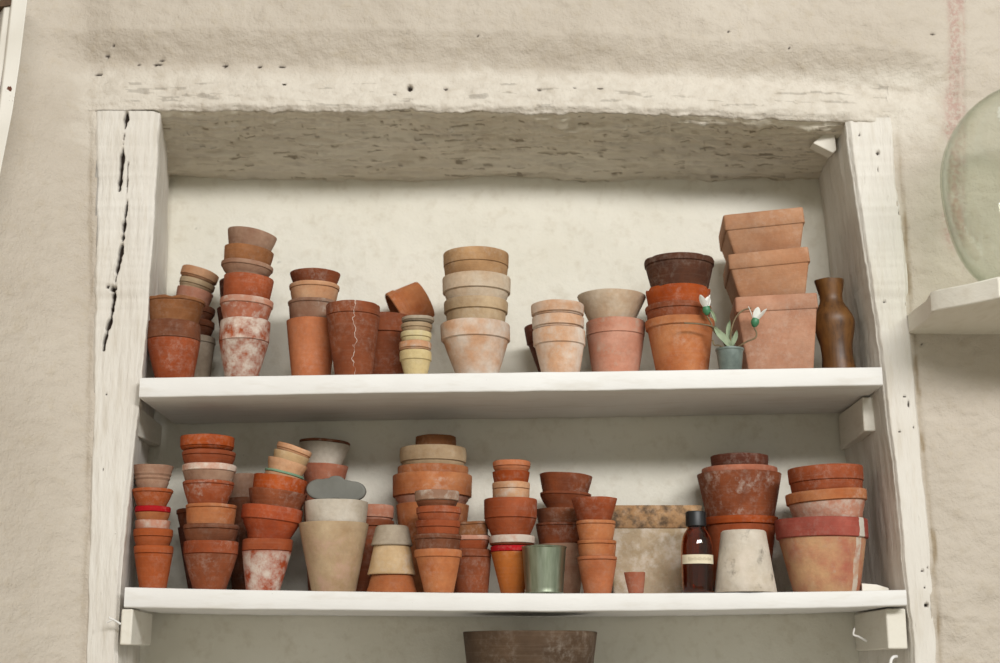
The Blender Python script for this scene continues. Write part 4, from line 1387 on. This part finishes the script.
# ------------------------------------------------------------------ brown glass bottle
def bottle():
    y = .025
    p = at(698, 590, y); k = depth(p) / FPX
    z0 = shelf_z('D', p.x)
    z = lambda py: at(698, py, y).z - z0
    o = thing('bottle', 'brown glass bottle with black cap and cream paper label', 'bottle', (p.x, y, z0))
    Rb = 16.0 * k
    out = [(Rb - .004, 0), (Rb - .001, .0015), (Rb, .004), (Rb, z(575))]
    for py, r in ((556, 1.0), (550, .99), (545, .965), (541, .93), (537.5, .875), (534.5, .80), (532, .71), (530, .62), (528.5, .56), (526, .53), (514, .52), (514, .44)):
        out.append((Rb * r, z(py)))
    inn = [(max(.001, r - .0022), zz) for r, zz in out[:-2]][::-1]
    inn = [(r, max(.004, zz)) for r, zz in inn]
    rings = [(.001, .001)] + out + inn + [(.001, .004)]
    v, f = lathe(rings, n=64)
    m, nt, b = new_mat('amber_glass')
    b.inputs['Base Color'].default_value = lin('#B0682A')
    b.inputs['Transmission Weight'].default_value = 1.0
    b.inputs['Roughness'].default_value = .04
    b.inputs['IOR'].default_value = 1.5
    mesh_obj('body', v, f, m, o)
    # cap with fine ribs
    zc0, zc1 = z(526.5), z(511.5)
    rc = 10.2 * k
    nn = 96
    V, F = [], []
    prof = [(rc * .62, zc0), (rc * .97, zc0), (rc, zc0 + .001), (rc, zc1 - .003), (rc * .97, zc1 - .001), (rc * .88, zc1), (.0005, zc1)]
    for i, (r, zz) in enumerate(prof):
        for j in range(nn):
            q = 2 * math.pi * j / nn
            rr = r * (1 + (.018 if (j % 2 and i in (2, 3)) else 0))
            V.append((rr * math.cos(q), rr * math.sin(q), zz))
    for i in range(len(prof) - 1):
        for j in range(nn):
            l = (j + 1) % nn
            F.append((i * nn + j, i * nn + l, (i + 1) * nn + l, (i + 1) * nn + j))
    cm = simple('black_plastic', '#17181A', .45, 0, .1, 60, 0.05)
    c_ = mesh_obj('cap', V, F, cm, o); c_['label'] = 'black screw cap'
    # label wrapped round the front
    z1, z2 = z(564.5), z(555.5)
    rl = Rb + .0004
    V, F = [], []
    na = 26
    for rr in (rl, rl + .0003):
        for zz in (z1, z2):
            for j in range(na + 1):
                q = R_(-90 - 72 + 144 * j / na)
                V.append((rr * math.cos(q), rr * math.sin(q), zz))
    s = na + 1
    for j in range(na):
        F += [(2 * s + j, 2 * s + j + 1, 3 * s + j + 1, 3 * s + j), (j + 1, j, s + j, s + j + 1), (j, j + 1, 2 * s + j + 1, 2 * s + j), (s + j + 1, s + j, 3 * s + j, 3 * s + j + 1)]
    F += [(0, 2 * s, 3 * s, s), (na, s + na, 3 * s + na, 2 * s + na)]
    pm = simple('label_paper', '#D9CDB2', .8, 0, .06, 60, 0.05)
    lb = mesh_obj('label', V, F, pm, o); lb['label'] = 'cream paper label with faint pencil writing'
    # faint illegible pencilled line
    zm = (z1 + z2) / 2
    hm = (z2 - z1)
    rng = random.Random(4)
    pts = []
    n = 150
    for i in range(n):
        u = i / (n - 1)
        q = R_(-90 - 40 + 92 * u)
        amp = hm * (.10 + .12 * abs(math.sin(u * 17)))
        if u < .05:
            amp = hm * .26
        zz = zm + amp * math.sin(u * 150) + hm * .02 * math.sin(u * 33)
        pts.append((rl + .00035, q, zz))
    P = [Vector((r * math.cos(q), r * math.sin(q), zz)) for r, q, zz in pts]
    v, f = tube(P, .00016, 5)
    mesh_obj('writing', v, f, simple('pencil', '#9E9076', .9, 0, .1, 60, 0), lb)


bottle()

# ------------------------------------------------------------------ small bits on and under the shelves
def chip_of_wood():
    y = .05
    a = at(862, 586.5, y); z0 = shelf_z('D', a.x)
    k = depth(a) / FPX
    W, D, H = 27 * k, .05, 8.5 * k
    F_ = [Vector((0, 0, 0)), Vector((W, 0, 0)), Vector((W * .98, 0, H * .45)), Vector((W * .55, 0, H * .86)), Vector((0, 0, H))]
    B_ = [p + Vector((.004, D, 0)) for p in F_]
    v, f = prism(F_, B_)
    o = mesh_obj('wood_offcut', v, f, M_BLOCK, loc=(a.x, y, z0), sharp=30)
    bevel(o, .001)
    tag(o, 'flat white wood offcut lying at right end of lower shelf', 'wood offcut')


chip_of_wood()


def corner_block():
    y0, y1 = .055, .10
    px = [(813, 143), (827, 131), (834.5, 131), (836.5, 150), (833, 153)]
    F_ = [at(a, b, y0) for a, b in px]
    B_ = [p + Vector((0.001, y1 - y0, 0.004)) for p in F_]
    v, f = prism(F_, B_)
    o = mesh_obj('hanging_block', v, f, M_BLOCK, sharp=30)
    bevel(o, .002)
    tag(o, 'white painted wooden block in the top right niche corner', 'wooden block')


corner_block()


def nails():
    m = M_SHELF
    pts = [at(866, 641, .10), at(858, 636.5, .06), at(853.5, 634.5, .05), at(854.5, 628, .05)]
    v, f = tube(spline(pts, 16), .0026, 8, lambda u: 1 - .35 * u)
    tag(mesh_obj('hanging_nail', v, f, m), 'bent painted nail in the cleat at lower right', 'nail')
    pts = [at(120.5, 624, -.032), at(114, 620, -.04), at(110.5, 618.5, -.042), at(109, 617, -.04)]
    v, f = tube(spline(pts, 16), .0022, 8, lambda u: 1 - .35 * u)
    v2, f2 = tube(spline([at(113, 619.5, -.04), at(110, 621, -.041), at(107, 622.5, -.04)], 10), .0016, 8)
    tag(mesh_obj('hanging_nail', *join((v, f), (v2, f2)), m), 'curled painted nail beside the cleat at lower left', 'nail')
    pts = [at(896.5, 656.5, .02), at(893.5, 657, .01), at(891.2, 659.8, .005), at(890.6, 664, .0), at(891.5, 669, .0), at(895, 673, .005), at(902, 674, .03), at(912, 674, .05)]
    v, f = tube(spline(pts, 32), .0032, 10)
    tag(mesh_obj('hanging_hook', v, f, m), 'white curled hook below the right end of lower shelf', 'hook')


nails()

# ------------------------------------------------------------------ corner shelf and glass demijohn at the right
def side_shelf():
    zb = at(950, 334, 0.0).z
    th = .041
    P0 = at(908, 331, 0.0); P1 = at(936, 311, -.20); P2 = at(1000, 297, -.305)
    xw = P0.x
    outline = [(xw, .02), (xw + .001, -.05), (xw + .004, -.12), (P1.x - .004, -.185), (P1.x + .004, -.205), (P1.x + .05, -.25), (P2.x, -.30), (P2.x + .12, -.335), (P2.x + .45, -.35), (P2.x + .45, .02)]
    F_ = [Vector((x, y, zb)) for x, y in outline]
    B_ = [Vector((x, y, zb + th)) for x, y in outline]
    v, f = prism(F_, B_)
    o = mesh_obj('shelf', v, f, M_BLOCK, sharp=30)
    bevel(o, .003)
    tag(o, 'white rounded shelf on the wall under the glass demijohn', 'shelf')
    return zb + th


ZS = side_shelf()


def demijohn():
    y = -.24
    c = at(1040, 176, y)
    k = depth(c) / FPX
    R = 96 * k
    z0 = ZS + .0012
    hc = c.z - z0
    prof = []
    for i in range(15):
        u = i / 14
        a = u * math.pi / 2
        prof.append((R * (1 - (1 - math.sin(a)) * .62) if i else R * .42, hc * (1 - math.cos(a))))
    prof = [(R * .36, 0)] + [(R * (.40 + .60 * math.sin(math.pi / 2 * i / 14) ** .8), .003 + (hc - .003) * (1 - math.cos(math.pi / 2 * i / 14))) for i in range(15)]
    for i in range(1, 14):
        a = math.pi / 2 * i / 14
        r = R * math.cos(a)
        if r < .026:
            break
        prof.append((r, hc + R * math.sin(a)))
    top = prof[-1][1]
    prof += [(.024, top + .02), (.023, top + .06), (.028, top + .065), (.028, top + .075), (.020, top + .075)]
    inn = [(max(.001, r - .0035), max(.004, zz)) for r, zz in prof[:-2]][::-1]
    rings = [(.001, .002)] + prof + inn + [(.001, .006)]
    v, f = lathe(rings, n=96, wob=.003, seed=2, H=2.0)
    m = thin_glass('pale_green_glass', '#FDFEFC')
    o = thing('demijohn', 'large pale green glass demijohn on the rounded shelf at right', 'glass jar', (c.x, y, z0))
    mesh_obj('glass_body', v, f, m, o)
    # scalloped paper tag on its shoulder
    n = 40
    V, F = [], []
    dirn = (at(1011, 103, y - .15) - c).normalized()
    q = dirn.to_track_quat('Z', 'Y')
    for rr, lift in ((.0, .0022), (.034, .0022), (.038, .0022), (.038, .0008)):
        for j in range(n):
            a = 2 * math.pi * j / n
            r_ = rr * (1 + (.06 * math.cos(a * 20) if rr > .031 else 0))
            d = q @ Vector((r_ * .75 * math.cos(a), r_ * math.sin(a), math.sqrt(R * R - r_ * r_)))
            d = d.normalized() * (R + lift)
            V.append(d + Vector((0, 0, hc)))
    for i in range(3):
        for j in range(n):
            l = (j + 1) % n
            F.append((i * n + j, i * n + l, (i + 1) * n + l, (i + 1) * n + j))
    lb = mesh_obj('paper_tag', V, F, simple('tag_paper', '#CFCDBE', .8, 0, .1, 90, .1), o)
    lb['label'] = 'pale scalloped paper tag'


demijohn()

# ------------------------------------------------------------------ window casing at top left
def window():
    y = -.24
    def quad(px, y0, y1):
        F_ = [at(a, b, y0) for a, b in px]
        return prism(F_, [p + Vector((-.06, y1 - y0, 0)) for p in F_])
    m, nt, b = new_mat('flaking_white_paint')
    tc = nt.nodes.new('ShaderNodeTexCoord')
    n1 = noise(nt, tc.outputs['Object'], 26, 5, .65)
    n2 = noise(nt, tc.outputs['Object'], 8, 2, .5)
    c = mix(nt, mapr(nt, n2, .3, .7), lin('#DEDAD2'), lin('#CFCAC0'))
    c = mix(nt, mapr(nt, n1, .665, .69), c, lin('#5A2C18'))
    nt.links.new(c, b.inputs['Base Color']); b.inputs['Roughness'].default_value = .5
    w = thing('window_1', 'white flaking window casing at the top left corner', 'window')
    w['kind'] = 'structure'
    v, f = quad([(33, -30), (27.5, 0), (20, 62), (12.5, 112), (2, 165), (-7, 214), (-20, 214), (-12, 165), (-1, 112), (5, 62), (12, 0), (17, -30)], y, y + .10)
    bevel(mesh_obj('casing', v, f, m, w, sharp=30), .002)
    v, f = quad([(16, -30), (11, 0), (4, 62), (-3, 112), (-14, 165), (-22, 214), (-28, 214), (-22, 165), (-10, 112), (-3, 62), (5, 0), (10, -30)], y + .010, y + .10)
    bevel(mesh_obj('sash', v, f, m, w, sharp=30), .002)
    v, f = quad([(20, -2), (19, 4), (-30, 10), (-30, 3)], y + .004, y + .10)
    mesh_obj('rail', v, f, simple('rusty_bar', '#5A4330', .8, 0, .2, 50, .3), w, sharp=30)
    g = thin_glass('window_glass', '#C9D2C6')
    v, f = quad([(12, -30), (10, 6), (2, 60), (-6, 112), (-22, 190), (-80, 190), (-80, -30)], y + .05, y + .055)
    mesh_obj('pane', v, f, g, w, sharp=30)


window()

# ------------------------------------------------------------------ light: a wide overcast sky in front of the wall
sc = bpy.context.scene
wd = bpy.data.worlds.new('overcast_daylight')
sc.world = wd
wd.use_nodes = True
nt = wd.node_tree
bg = nt.nodes['Background']
bg.inputs['Color'].default_value = (0.97, 1.0, 0.90, 1)
bg.inputs['Strength'].default_value = 0.58
day = bpy.data.lights.new('window_daylight', 'AREA')
day.shape = 'RECTANGLE'
day.size = 4.2
day.size_y = 0.75
day.energy = 345
day.color = (1.0, 0.99, 0.98)
so = bpy.data.objects.new('window_daylight', day)
COL.objects.link(so)
so.location = (1.7, -5.2, 3.98)
so.rotation_euler = (Vector(so.location) - Vector((0, 0.1, 2.0))).to_track_quat('Z', 'Y').to_euler()

cam = bpy.data.cameras.new('camera')
cam.sensor_fit = 'HORIZONTAL'
cam.sensor_width = 36
cam.lens = FPX * 36 / 1000
cam.clip_start = .05
co = bpy.data.objects.new('camera', cam)
COL.objects.link(co)
co.location = CAM
co.rotation_euler = (math.pi / 2 + PITCH, 0, 0)
cam.dof.use_dof = True
cam.dof.focus_distance = 2.93
cam.dof.aperture_fstop = 2.4
sc.camera = co
sc.view_settings.view_transform = 'Standard'
sc.view_settings.look = 'None'
sc.view_settings.exposure = -0.10
sc.view_settings.gamma = 1.0
sc.view_settings.use_curve_mapping = False
sc.cycles.use_denoising = True
